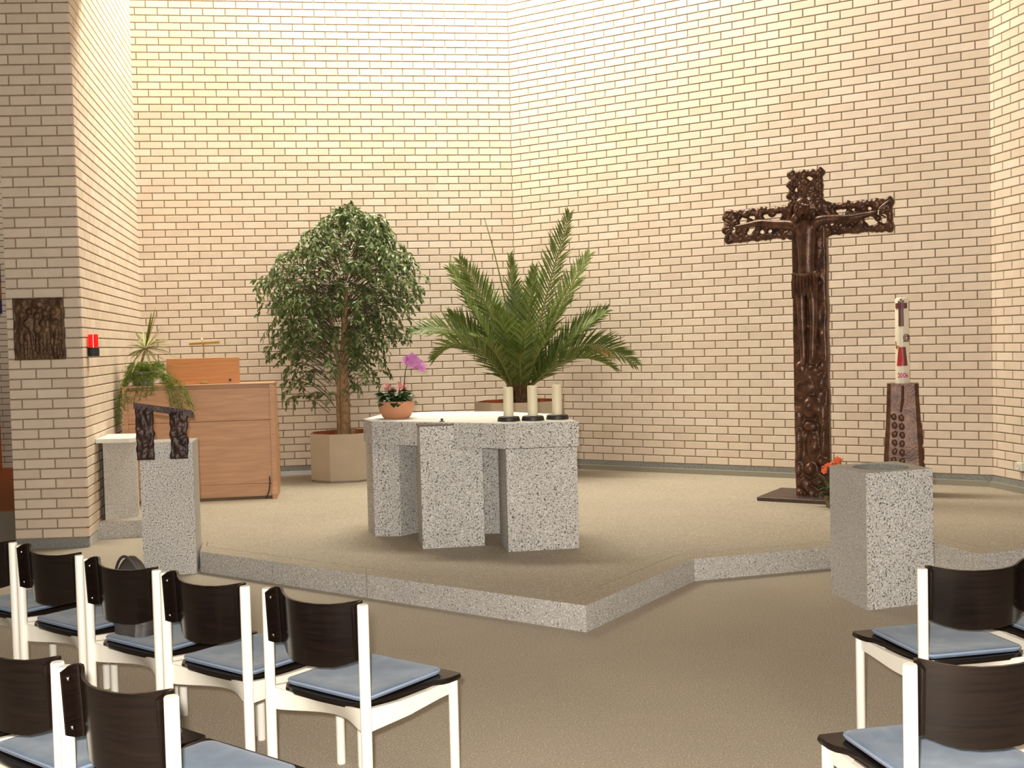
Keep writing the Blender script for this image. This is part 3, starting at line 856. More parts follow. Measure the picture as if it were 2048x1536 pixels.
for k in range(9):
    for c_, xo in ((0, -.055), (1, .005)):
        z = 0.72 - k * 0.078 - 0.01 * c_; h = sq(z)
        o = link('boss', bm_, es); o.location = (xo * h / .14 - 0.02 + rg.uniform(-.008, .008), -h * 1.0, z); o.rotation_euler = (0, rg.uniform(-.4, .4), 0)
    z = 0.62 - k * 0.07
    if z > 0.03:
        h = sq(z)
        for yo in (-.04, .03):
            o = link('boss', bm_, es); o.location = (h, yo + rg.uniform(-.01, .01), z); o.rotation_euler = (rg.uniform(-.3, .3), 0, pi / 2)
MB().tube([(0.0, -sq(.9) - .002, 1.0), (-0.004, -sq(.85) - .004, 0.86), (-0.02, -sq(.78) - .002, 0.76)], [.010, .014, .008], 8).obj('ridge', 'bronze', es, True)
ec = thing('easter_candle', 'tall decorated Easter candle with brown cross and red panel', 'candle', (ES.x - 0.0, ES.y, PZ + 1.0155), -0.33)
CR, CH = 0.060, 0.775
MB().lathe([(CR + .002, 0), (CR, CH * .5), (CR - .001, CH - .02), (CR - .008, CH - .004), (CR - .02, CH), (0.0, CH - .006)], 40).obj('wax', 'easter_wax', ec, True)
MB().tube([(0, 0, CH - .006), (.002, 0, CH + .012)], .002, 6).obj('wick', 'wick', ec)
def wrap(poly, z0, name, mat, th=0.003, ang0=0.0):
    """a flat outline (metres along the surface, height) laid on the wax cylinder"""
    bm = bmesh.new()
    vv = [bm.verts.new((x, z, 0)) for x, z in poly]; bm.faces.new(vv)
    bmesh.ops.triangulate(bm, faces=bm.faces[:])
    bmesh.ops.subdivide_edges(bm, edges=bm.edges[:], cuts=3, use_grid_fill=True)
    b = MB(); bm.verts.index_update(); bm.verts.ensure_lookup_table()
    nv = len(bm.verts)
    for s in (th, 0.0):
        for v in bm.verts:
            a = ang0 + v.co.x / CR
            b.v.append(((CR + s) * sin(a), -(CR + s) * cos(a), z0 + v.co.y))
    for f in bm.faces: b.f.append(tuple(v.index for v in f.verts))
    for e in bm.edges:
        if e.is_boundary:
            i, j = e.verts[0].index, e.verts[1].index; b.f.append((i, j, j + nv, i + nv))
    bm.free()
    return b.obj(name, mat, ec)
A1 = -0.12
wrap([(-.022, 0), (.022, 0), (.020, .20), (-.020, .20)], .515, 'wax_cross_shaft', 'wax_brown', .005, A1)
wrap([(-.052, 0), (.052, 0), (.052, .050), (-.052, .050)], .675, 'wax_cross_beam', 'wax_brown', .006, A1)
for dx, dz in ((-.018, .735), (.018, .738), (0, .752), (0, .725)):
    th_ = A1 + dx / CR
    MB().tube([((CR + .002) * sin(th_ + .017 * 6 * cos(t)), -(CR + .002) * cos(th_ + .1 * cos(t)), dz + .009 * sin(t)) for t in [2 * pi * k / 10 for k in range(11)]], .0035, 6).obj('wax_ring', 'wax_brown', ec, True)
sp_ = []
for k in range(40):
    t = k / 39; a = t * 4.2 * pi; r = .008 + .028 * t
    th_ = .62 + r * cos(a) * .95 / CR; sp_.append(((CR + .002) * sin(th_), -(CR + .002) * cos(th_), .415 + r * sin(a) * 1.1))
MB().tube(sp_, .0042, 6).obj('wax_spiral', 'wax_brown', ec, True)
wrap([(-.03, 0), (.03, 0), (.03, .008), (-.03, .008)], .375, 'wax_bar', 'wax_brown', .004, .62)
wrap([(-.045, .075), (-.035, .075), (-.028, .03), (-.006, .038), (-.014, .02), (-.03, .006), (-.04, .02)], .305, 'wax_bird', 'wax_gold', .004, -.42)
wrap([(-.050, 0), (.030, 0), (.012, .17), (-.030, .17)], .158, 'wax_panel', 'wax_red', .004, A1 + .1)
wrap([(.018, 0), (.046, 0), (.028, .17), (.005, .17)], .159, 'wax_panel_edge', 'wax_brown', .0045, A1 + .1)
fcv = bpy.data.curves.new('year_text', 'FONT'); fcv.body = '2006'; fcv.size = 0.062; fcv.align_x = 'CENTER'
fcv.extrude = 0.002; fcv.offset = 0.0012
tmp = bpy.data.objects.new('year_text', fcv); C.objects.link(tmp)
bpy.context.view_layer.update()
dg = bpy.context.evaluated_depsgraph_get()
tm = bpy.data.meshes.new_from_object(tmp.evaluated_get(dg))
bpy.data.objects.remove(tmp)
for v in tm.vertices:
    x, y, z = v.co; a = A1 + .18 + x * 0.78 / CR; r = CR + .001 + z
    v.co = (r * sin(a), -r * cos(a), .052 + y)
tm.materials.clear(); tm.materials.append(MATS['wax_magenta'])
link('year_number', tm, ec)

# ------------------------------------------------------------------ planters, ficus and palm
def planter(root, R_, h, rz, wall=0.03, soil_d=0.09):
    oc = lambda r: [(r * cos(2 * pi * k / 8 + rz), r * sin(2 * pi * k / 8 + rz)) for k in range(8)]
    b = MB(); vs = []
    for r, zz in ((R_ * .93, 0), (R_ * .93, .02), (R_, .02), (R_, h), (R_ - wall, h)):
        vs += [(px, py, zz) for px, py in oc(r)]
    fs = [(k * 8 + i, k * 8 + (i + 1) % 8, k * 8 + 8 + (i + 1) % 8, k * 8 + 8 + i) for k in range(4) for i in range(8)] + [tuple(range(7, -1, -1))]
    t = b.add(vs, fs).obj('planter', 'planter_shell', root)
    vs = []
    for r, zz in ((R_ - wall, h), (R_ - wall - .004, h - soil_d)): vs += [(px, py, zz) for px, py in oc(r)]
    MB().add(vs, [(i, (i + 1) % 8, 8 + (i + 1) % 8, 8 + i) for i in range(8)]).obj('liner', 'planter_inside', t)
    vs = [(px, py, h - soil_d) for px, py in oc(R_ - wall - .002)]
    MB().add(vs, [tuple(range(8))]).obj('soil', 'planter_inside', t)
    return t
fx, fy = -1.875, 12.31
fr_ = thing('potted_ficus', 'bushy weeping fig tree in a beige octagonal planter', 'potted tree', (fx, fy, PZ))
planter(fr_, 0.405, 0.525, pi / 8 + 0.10)
fi = fr_
rg = random.Random(21)
ZB = PZ
MB().tube([(0, 0, .43), (0.01, 0.0, .84), (0.0, .01, 1.24), (0.03, 0, 1.69), (0.06, 0, 2.14)], [.062, .052, .046, .036, .02], 12).obj('trunk', 'bark', fi, True)
MB().tube([(-.06, .02, .43), (-.07, .02, .79), (-.05, .03, 1.24), (-.12, .03, 1.74), (-.2, .02, 2.14)], [.03, .026, .022, .016, .01], 10).obj('trunk', 'bark', fi, True)
MB().tube([(.07, -.02, .43), (.10, -.03, .56)], [.03, .028], 8).obj('cut_stub', 'bark', fi, True)
# crown outline: z (world), centre x offset, half width
CRN = [(1.00, -.05, .42), (1.2, -.10, .56), (1.45, -.16, .66), (1.7, -.08, .80), (1.95, -.02, .84), (2.2, .0, .88), (2.4, .02, .98), (2.6, .08, .80), (2.8, .12, .62), (3.0, .14, .40), (3.12, .14, .22), (3.2, .12, .08)]
def crown(z):
    if z <= CRN[0][0]: return CRN[0][1], CRN[0][2] * max(0.2, 1 - (CRN[0][0] - z) * 2)
    for a, b_ in zip(CRN[:-1], CRN[1:]):
        if a[0] <= z <= b_[0]:
            t = (z - a[0]) / (b_[0] - a[0]); return a[1] + (b_[1] - a[1]) * t, a[2] + (b_[2] - a[2]) * t
    return CRN[-1][1], 0.05
lv, lf = leaf_blade(0.072, 0.036, 0.3, 0.25, 3)
leaf_me = MB().add(lv, lf).mesh('leaf', 'ficus_leaf', True)
twb = MB(); leaves = []
def twig(z, az, f, L_):
    ccx, R_ = crown(z)
    yd = min(R_, .66 if sin(az) < 0 else .42)
    base = Vector((ccx * .6 + .25 * R_ * f * cos(az), .25 * yd * f * sin(az), z - ZB - .12 * f - .05))
    tip = Vector((ccx + R_ * f * cos(az), yd * f * sin(az), z - ZB))
    mid = base.lerp(tip, .6) + Vector((0, 0, .12 + .06 * rg.random()))
    end = tip + Vector((cos(az) * .04, sin(az) * .04, -rg.uniform(.02, .13)))
    pts = bez(base, mid, tip, 5)[0:] + [tip.lerp(end, .5) + Vector((0, 0, .01)), end]
    twb.tube(pts, [.004, .0035, .003, .0025, .002, .0018, .001], 4, False)
    for k in range(L_):
        t = 0.28 + 0.72 * (k + rg.random()) / L_
        q = t * (len(pts) - 1); i = min(int(q), len(pts) - 2)
        p = pts[i].lerp(pts[i + 1], q - i)
        d = (pts[i + 1] - pts[i]).normalized()
        side = Vector((-sin(az), cos(az), 0)) * (1 if k % 2 else -1)
        dr = d * .5 + side * rg.uniform(.3, 1.0) + Vector((rg.uniform(-.4, .4), rg.uniform(-.4, .4), -rg.uniform(-.25, .65)))
        leaves.append(orient(p, dr, rg.uniform(-.8, .8)) @ Matrix.Scale(rg.uniform(.7, 1.15), 4))
for k in range(760):
    z = 1.0 + 2.2 * rg.betavariate(2.0, 1.6); az = rg.uniform(0, 2 * pi)
    f = rg.uniform(.25, 1.0) ** .55 * (rg.uniform(1.0, 1.14) if rg.random() < .16 else 1.0)
    if rg.random() < 0.45 and z < 1.55: continue
    twig(z, az, f, rg.randint(10, 14))
for dx, z, n_ in ((-1.0, 2.33, 4), (-.95, 2.42, 3), (.95, 2.36, 4), (.85, 2.48, 3), (.15, 3.16, 3), (.45, 3.02, 3), (-.62, 1.05, 2), (-.6, 1.3, 3), (.55, 1.45, 3), (-.7, 1.5, 3)):
    for q in range(n_): twig(z + rg.uniform(-.06, .06), (0 if dx > 0 else pi) + rg.uniform(-.35, .35), min(1.12, abs(dx) / max(.3, crown(z)[1]) * rg.uniform(.8, 1.0)), 11)
twb.obj('twigs', 'twig_brown', fi)['kind'] = 'stuff'
leaves.sort(key=lambda M_: M_.translation.y)
fol = MB()
for i, M_ in enumerate(leaves):
    if i < 290:
        o = link('leaf', leaf_me, fi); o.matrix_local = M_
    else:
        fol.add([M_ @ Vector(p) for p in lv], lf, rg.random())
fol.obj('foliage', 'ficus_leaf', fi, True)['kind'] = 'stuff'

px_, py_ = 0.075, 12.20
pa = thing('potted_palm', 'feathery date palm in a beige octagonal planter behind the altar', 'potted palm', (px_, py_, PZ))
planter(pa, 0.50, 0.83, 0.14)
PB = 0.742                                 # soil level
MB().lathe([(.095, PB), (.105, PB + .08), (.10, PB + .18), (.07, PB + .28), (.03, PB + .34)], 14).obj('trunk', 'palm_bark', pa, True)
st = MB()
for k in range(26):
    a = rg.uniform(0, 2 * pi); z = PB + rg.uniform(.0, .2)
    st.tube([(.09 * cos(a), .09 * sin(a), z), (.125 * cos(a), .125 * sin(a), z + .10), (.12 * cos(a), .12 * sin(a), z + .17)], [.02, .015, .006], 5)
st.obj('leaf_bases', 'palm_bark', pa, True)
def frond(tip, ctrl, nl, ll, roll, seed, start=.13):
    rgf = random.Random(seed)
    tip, ctrl = Vector(tip) + Vector((0, 0, PB)), Vector(ctrl) + Vector((0, 0, PB))
    pts = bez((0.03 * (1 if tip[0] > 0 else -1), 0, PB + .12), ctrl, tip, 22)
    fr = MB().tube(pts, [.014 * (1 - i / 22) + .003 for i in range(22)], 6).obj('frond', 'rachis_green', pa, True)
    lf_ = MB()
    for k in range(nl):
        t = start + (1 - start) * k / (nl - 1); q = t * 21; i = min(int(q), 20)
        p = pts[i].lerp(pts[i + 1], q - i); d = (pts[i + 1] - pts[i]).normalized()
        sd = d.cross(Vector((0, 0, 1)))
        if sd.length < .05: sd = Vector((1, 0, 0))
        sd.normalize(); up = sd.cross(d)
        sd, up = sd * cos(roll) + up * sin(roll), up * cos(roll) - sd * sin(roll)
        ln = ll * (0.62 + 0.55 * sin(pi * (0.12 + 0.75 * t))) * (1 - .50 * max(0, t - .72) / .28)
        for s_ in (-1, 1):
            dd = (d * (.62 + .55 * t) + sd * s_ * rgf.uniform(.70, .95) + up * rgf.uniform(.10, .40)).normalized()
            nrm = dd.cross(d).normalized(); w = .0125
            side = nrm.cross(dd).normalized()
            e = p + dd * ln * rgf.uniform(.85, 1.08) + Vector((0, 0, -.06 * ln)); mid = p + dd * ln * .45
            lf_.add([p - side * w * .5, p + side * w * .5, mid + side * w, e, mid - side * w, mid + nrm * w * .4], [(0, 1, 2, 5), (0, 5, 4), (5, 2, 3), (4, 5, 3)], rgf.random())
    lf_.obj('leaflets', 'palm_leaf', fr)
FR = [((.60, -.05, 2.11), (.34, -.05, 1.35), .9), ((.80, -.1, 1.66), (.40, -.1, 1.05), -.8), ((.98, .0, 1.05), (.52, .0, .80), .8), ((.92, -.35, 1.0), (.45, -.2, .70), -.5),
      ((1.27, -.15, .46), (.62, -.1, 1.02), .9), ((1.02, -.45, .42), (.55, -.3, .78), .4), ((-.72, -.05, 1.56), (-.32, -.05, 1.0), .9), ((-.60, -.25, 1.62), (-.18, -.1, 1.0), -.9), ((-.74, .05, 1.05), (-.35, .05, .78), -.8),
      ((-1.13, -.1, .88), (-.48, -.05, 1.06), .8), ((-.90, -.35, .58), (-.52, -.25, 1.02), -.6), ((-.07, -.1, 1.66), (-.02, -.05, .95), .2), ((.20, -.35, 1.52), (.1, -.15, .9), -.3), ((-.22, -.55, 1.10), (-.08, -.25, .8), .2),
      ((.10, -.75, .92), (.03, -.35, .78), 0), ((.45, -.65, .86), (.2, -.3, .74), -.3), ((-.45, -.65, .80), (-.2, -.3, .72), .3), ((.30, .45, 1.50), (.15, .3, 1.05), .2), ((-.35, .42, 1.38), (-.15, .25, 1.0), -.2), ((.62, .30, 1.2), (.3, .2, .85), .5), ((.02, -.55, .62), (.01, -.3, .58), 0), ((-.02, -.3, 1.3), (-.02, -.2, .75), 0), ((-.55, -.3, 1.2), (-.25, -.15, .75), .7), ((.55, -.35, 1.3), (.25, -.15, .8), -.6)]
for i, (tp, ct, rl_) in enumerate(FR):
    frond(tp, ct, 44, .27 if i < 11 else .23, rl_, i)
sp2 = bez((0.0, 0, PB + .2), (-.10, 0, PB + 1.3), (-.335, 0, PB + 2.11), 14)
MB().tube(sp2, [.012 * (1 - i / 14) + .003 for i in range(14)], 6).obj('spear_leaf', 'rachis_green', pa, True)
dl = MB()
for k in range(22):
    t = rg.random(); p = Vector((.80 + .22 * t, -.17 + rg.uniform(-.04, .04), PB + .70 - .10 * t)); d = Vector((rg.uniform(-.1, .6), rg.uniform(-.3, .3), -1)).normalized(); w = .006; l_ = rg.uniform(.12, .24)
    dl.add([p + Vector((-w, 0, 0)), p + Vector((w, 0, 0)), p + d * l_], [(0, 1, 2)], rg.random())
dl.obj('dry_leaflets', 'palm_dry', pa)

# ------------------------------------------------------------------ organ console
OA = 0.15
OX, OY = -3.69, 10.626
og = thing('organ_console', 'light beech organ console seen from its back', 'organ', (OX, OY, PZ), OA)
OW, OH, OD = 1.375, 1.125, 0.46
def opanel(x0, x1, z0, z1, y0, y1, name, ch=.003, mat='beech_wood'):
    return MB().box((x0, y0, z0), (x1, y1, z1), ch=ch).obj(name, mat, og)
opanel(-0.02, OW - 0.05, 0.155, 0.775, 0.0, 0.025, 'back_panel')
opanel(-0.02, OW - 0.05, 0.779, OH - .03, 0.0, 0.025, 'back_panel')
opanel(-0.02, OW - 0.05, 0.03, 0.151, -0.006, 0.030, 'plinth_panel')
for x in (-0.06, OW - 0.05):
    poly = [(-0.045, 0), (-0.045, .05), (-0.012, .16), (-0.008, OH), (OD - .10, OH), (OD, .93), (OD, .02), (OD + .04, 0)]
    vs = [(x, y, z) for y, z in poly] + [(x + .045, y, z) for y, z in poly]; n = len(poly)
    MB().add(vs, [tuple(range(n)), tuple(range(2 * n - 1, n - 1, -1))] + [((i + 1) % n, i, n + i, n + (i + 1) % n) for i in range(n)]).obj('side_panel', 'beech_wood', og)
opanel(-0.06, OW, OH + .001, OH + .018, -0.01, OD - .09, 'top_board')
opanel(0.0, OW - .05, .55, OH - .002, .03, OD - .14, 'carcass', 0)
opanel(0.02, OW - .02, .60, .66, OD, OD + .32, 'key_bed')
opanel(OW - .055, OW - .015, .05, .585, OD + .26, OD + .31, 'key_bed_leg')
opanel(0.02, .06, .05, .585, OD + .26, OD + .31, 'key_bed_leg')
opanel(0.06, OW - .06, .661, .685, OD + .02, OD + .26, 'keyboard', .002, 'white_marble')
opanel(OW - .058, OW - .012, .661, .705, OD + .01, OD + .30, 'key_cheek', .004, 'brass')
# music desk leaning back on the top
b = MB().box((0.34, 0.0, 0), (1.035, 0.018, 0.255), ch=.003)
ds = b.obj('music_desk', 'orange_wood', og); ds.location = (0, 0.10, OH + .02); ds.rotation_euler = (-0.12, 0, 0)
MB().box((0.665, -.012, .0), (0.735, 0.0, .022), ch=.003).obj('desk_latch', 'brass', ds)
for x in (.43, .945): MB().ball((x, -.006, .03), (.013, .008, .013)).obj('desk_knob', 'iron', ds, True)
# cable on the back
MB().tube([(OW - .075, -.008, .22), (OW - .072, -.010, .15), (OW - .085, -.015, .07), (OW - .115, -.012, .005)], .006, 6).obj('cable', 'cable_black', og, True)
# reading lamp
rl = thing('reading_lamp', 'slender brass reading lamp standing above the organ desk', 'lamp', (OX + 0.64, OY + 0.34, PZ + OH + .0185), OA)
MB().lathe([(.05, 0), (.05, .008), (.01, .02)], 18).obj('base', 'brass', rl, True)
MB().tube([(0, 0, .01), (0, 0, .40)], .0045, 8).obj('stem', 'brass', rl, True)
MB().tube([(-.13, -.04, .395), (.16, -.04, .405)], .013, 12).obj('lamp_tube', 'brass', rl, True)
MB().tube([(0, 0, .40), (0, -.02, .44), (0, -.04, .405)], .004, 8).obj('arm', 'brass', rl, True)
MB().ball((-.012, -.02, .432), (.010, .010, .022)).obj('switch_knob', 'white_marble', rl, True)

# plants on the organ
dp = thing('variegated_plant', 'spiky yellow-green striped dracaena in a brown pot on the organ', 'potted plant', (-3.665, 10.86, PZ + OH + .0185))
MB().lathe([(.055, 0), (.075, .10), (.078, .11), (.070, .11), (.066, .09), (0, .09)], 18).obj('pot', 'olive_pot', dp, True)
MB().tube([(0, 0, .08), (.03, 0, .22), (.075, 0, .36)], [.014, .012, .012], 8).obj('cane', 'bark', dp, True)
rg = random.Random(5)
hub = Vector((.075, 0, .36))
def strap(d, l, w, droop, mat='variegated_leaf'):
    pts = bez(hub, hub + Vector(d) * l * .55, hub + Vector(d) * l + Vector((0, 0, -droop * l)), 8)
    vs = []; 
    for i, p in enumerate(pts):
        t = i / 7; tn = (pts[min(i + 1, 7)] - pts[max(i - 1, 0)]).normalized(); s_ = tn.cross(Vector((0, 0, 1)))
        if s_.length < .1: s_ = Vector((1, 0, 0))
        s_.normalize(); ww = w * (sin(pi * (t * .92 + .06)) ** .7) * .5
        vs += [p - s_ * ww, p + Vector((0, 0, -ww * .3)), p + s_ * ww]
    fs = []
    for i in range(7): a = i * 3; fs += [(a, a + 1, a + 4, a + 3), (a + 1, a + 2, a + 5, a + 4)]
    MB().add(vs, fs, rg.random()).obj('leaf', mat, dp, True)
for k in range(58):
    a = rg.uniform(0, 2 * pi); e = rg.uniform(-.6, .75)
    d = Vector((cos(a), sin(a) * .7, e)).normalized()
    strap(d, rg.uniform(.22, .33) * (0.72 if d.x < -.45 else 1), rg.uniform(.020, .030), rg.uniform(.05, .40))
for d, l in (((.28, 0, 1), .42), ((.22, -.05, 1), .36), ((.34, .05, 1), .38)): strap(Vector(d).normalized(), l, .040, .0, 'long_leaf')
for d, l in (((.75, -.1, .8), .33), ((.62, -.1, .8), .30), ((-.40, -.1, .7), .26)): strap(Vector(d).normalized(), l, .022, .05)

fp = thing('hanging_fern', 'feathery trailing asparagus fern in a grey pot on the organ', 'potted plant', (-3.555, 10.745, PZ + OH + .0185))
MB().lathe([(.055, 0), (.072, .06), (.076, .125), (.080, .135), (.070, .135), (.068, .11), (0, .11)], 20).obj('pot', 'grey_pot', fp, True)
MB().lathe([(.068, .111), (0, .118)], 16, cap=False).obj('soil', 'soil', fp)
fr_st = MB()
def plume(p0, ctrl, p1, seed, dens=46, spread=.05):
    dens = int(dens * 2.0); spread *= 1.35
    rgf = random.Random(seed); pts = bez(p0, ctrl, p1, 14); b = MB()
    b.tube(pts, .0022, 4, False, .3)
    for k in range(dens):
        t = .15 + .85 * rgf.random(); q = t * 13; i = min(int(q), 12); p = pts[i].lerp(pts[i + 1], q - i)
        d = Vector((rgf.uniform(-1, 1), rgf.uniform(-1, 1), rgf.uniform(-.8, .5))).normalized() * spread * rgf.uniform(.5, 1.1)
        for n_ in range(7):
            c = p + d * (n_ / 6); e = c + Vector((rgf.uniform(-1, 1), rgf.uniform(-1, 1), rgf.uniform(-1, .6))) * .019
            w = Vector((rgf.uniform(-1, 1), rgf.uniform(-1, 1), rgf.uniform(-1, 1))) * .0035
            b.add([c - w, c + w, e], [(0, 1, 2)], rgf.random())
    return b.obj('fern_stem', 'fern_green', fp)
for i in range(16):   # mound over the pot
    a = 2 * pi * i / 16
    plume((0, 0, .12), (.08 * cos(a), .07 * sin(a), .26), (.19 * cos(a), .12 * sin(a), .15 + .04 * sin(3 * a)), i, 40, .045)
for i in range(6): plume((-.03, -.03, .12), (-.22, -.10, .20), (-.26 + .035 * i - .05, -.10 - .01 * i, -.52 + .07 * i), 40 + i, 62, .05)
for i in range(6): plume((.03, -.03, .12), (.24 + .03 * i, -.10, .15), (.26 + .045 * i, -.11, -.20 - .05 * (i % 4)), 60 + i, 55, .05)
for i in range(5): plume((0, -.03, .12), (-.05 + .05 * i, -.13, .15), (-.16 + .06 * i, -.11, -.20 + .03 * i), 80 + i, 45, .04)

# ------------------------------------------------------------------ wall fittings
sl = thing('sanctuary_lamp', 'glowing red glass lamp on a dark holder on the left wall', 'lamp', (-3.560, 9.432, 1.595))
MB().lathe([(.040, .075), (.040, .185), (.037, .187), (.035, .183), (.035, .082), (0, .08)], 28, cap=False).obj('red_glass_cup', 'red_glass', sl, True)
MB().lathe([(.0, 0), (.046, 0), (.047, .072), (.043, .075), (0, .075)], 24, cap=False).obj('holder', 'cable_black', sl, True)
MB().tube([(0, 0, .035), (-.044, -.008, .035)], .014, 8).obj('wall_arm', 'cable_black', sl, True)

PLW, PLH = 0.41, 0.507
pq = thing('relief_plaque', 'square dark bronze relief of standing figures on brick', 'relief', (-4.112, 9.184, 1.577), aP)
vs = []; fs = []; nx, nz = 64, 78
figs = []
rg = random.Random(17)
for k, (fxx, top, hw) in enumerate([(.075, .37, .030), (.135, .40, .030), (.20, .36, .032), (.265, .38, .028), (.325, .39, .032), (.105, .30, .026), (.235, .30, .026), (.345, .31, .026)]):
    figs.append((fxx, top, .030, .036, .026)); figs.append((fxx, top - .10, hw * 1.2, .085, .020)); figs.append((fxx - .012, top - .22, .014, .09, .018)); figs.append((fxx + .016, top - .23, .014, .09, .018))
figs += [(.20, .46, .05, .035, .02), (.24, .06, .05, .02, .018), (.34, .05, .03, .015, .015)]
def prl(x, z):
    h = 0
    for a, b_, rx, rz, hh in figs:
        q = ((x - a) / rx) ** 2 + ((z - b_) / rz) ** 2
        if q < 1: h = max(h, hh * math.sqrt(1 - q))
    return h + .007 * noise.noise((x * 30, z * 24, 1)) + .004 * noise.noise((x * 70, z * 70, 4))
for j in range(nz + 1):
    for i in range(nx + 1):
        u, w = i / nx, j / nz; x = PLW * u; z = PLH * w
        e = min(u * nx, (1 - u) * nx, w * nz, (1 - w) * nz)
        if j == nz: z += .005 * noise.noise((x * 16, 3, 0)) + .004
        if i in (0, nx): x += .004 * noise.noise((z * 14, 5 + i, 0))
        vs.append((x, -.030 - prl(x, z) * min(1, e / 3), z))
R = nx + 1
for j in range(nz):
    for i in range(nx): a = j * R + i; fs.append((a, a + 1, a + 1 + R, a + R))
ring = [i for i in range(nx + 1)] + [j * R + nx for j in range(1, nz + 1)] + [nz * R + i for i in range(nx - 1, -1, -1)] + [j * R for j in range(nz - 1, 0, -1)]
q0 = len(vs); vs += [(vs[i][0], -.0075, vs[i][2]) for i in ring]; n = len(ring)
fs += [(ring[(k + 1) % n], ring[k], q0 + k, q0 + (k + 1) % n) for k in range(n)] + [tuple(range(q0 + n - 1, q0 - 1, -1))]
MB().add(vs, fs).obj('relief_panel', 'plaque_bronze', pq, 'full')

ws = thing('wall_socket', 'small cream socket box low on the right brick wall', 'socket', (cBC.x + cos(aC) * .44, cBC.y + sin(aC) * .44, 0.345), aC)
MB().box((-.045, -.045, 0), (.045, -.0075, .078), ch=.006).obj('box', 'socket_plastic', ws)
MB().lathe([(.022, 0), (.022, .004), (.016, .004), (.015, -.002)], 18, cap=False, M=Matrix.Translation((0, -.046, .039)) @ Matrix.Rotation(pi / 2, 4, 'X')).obj('outlet', 'socket_plastic', ws, True)

# ------------------------------------------------------------------ beyond the left wall
tag(MB().box((-9.4, 11.45, 0.0005), (-4.6, 15.8, 0.012)).obj('carpet', 'orange_carpet'), 'orange carpet glimpsed beyond the left brick wall end', 'carpet')
hg = thing('wall_hanging', 'purple and rust striped cloth hanging beyond the left wall end', 'wall hanging', (-7.62, 15.84, 2.22))
for z0_, z1_, mt_ in ((.44, .70, 'purple_cloth'), (.20, .44, 'rust_cloth'), (0, .20, 'indigo_cloth')):
    MB().box((-.5, -.03, z0_), (.36, -.0075, z1_)).obj('cloth_band', mt_, hg)
oc_ = thing('orange_chair', 'orange wooden armchair with dark seat beyond the left wall', 'chair', (-7.30, 15.30, 0.012))
for x in (-.45, .02):
    for y in (-.22, .22): MB().box((x, y, 0), (x + .05, y + .05, .50 if y < 0 else .84), ch=.004).obj('leg', 'orange_lacquer', oc_)
MB().box((-.45, -.20, .08), (.06, .25, .22), ch=.02).obj('seat', 'maroon_fabric', oc_)
MB().box((-.45, -.22, .38), (.06, .27, .44), ch=.004).obj('frame_rail', 'orange_lacquer', oc_)
MB().box((-.45, -.22, .60), (.06, .27, .66), ch=.004).obj('arm_rail', 'orange_lacquer', oc_)
MB().box((-.45, .16, .40), (.0, .24, .98), ch=.03).obj('backrest', 'maroon_fabric', oc_)

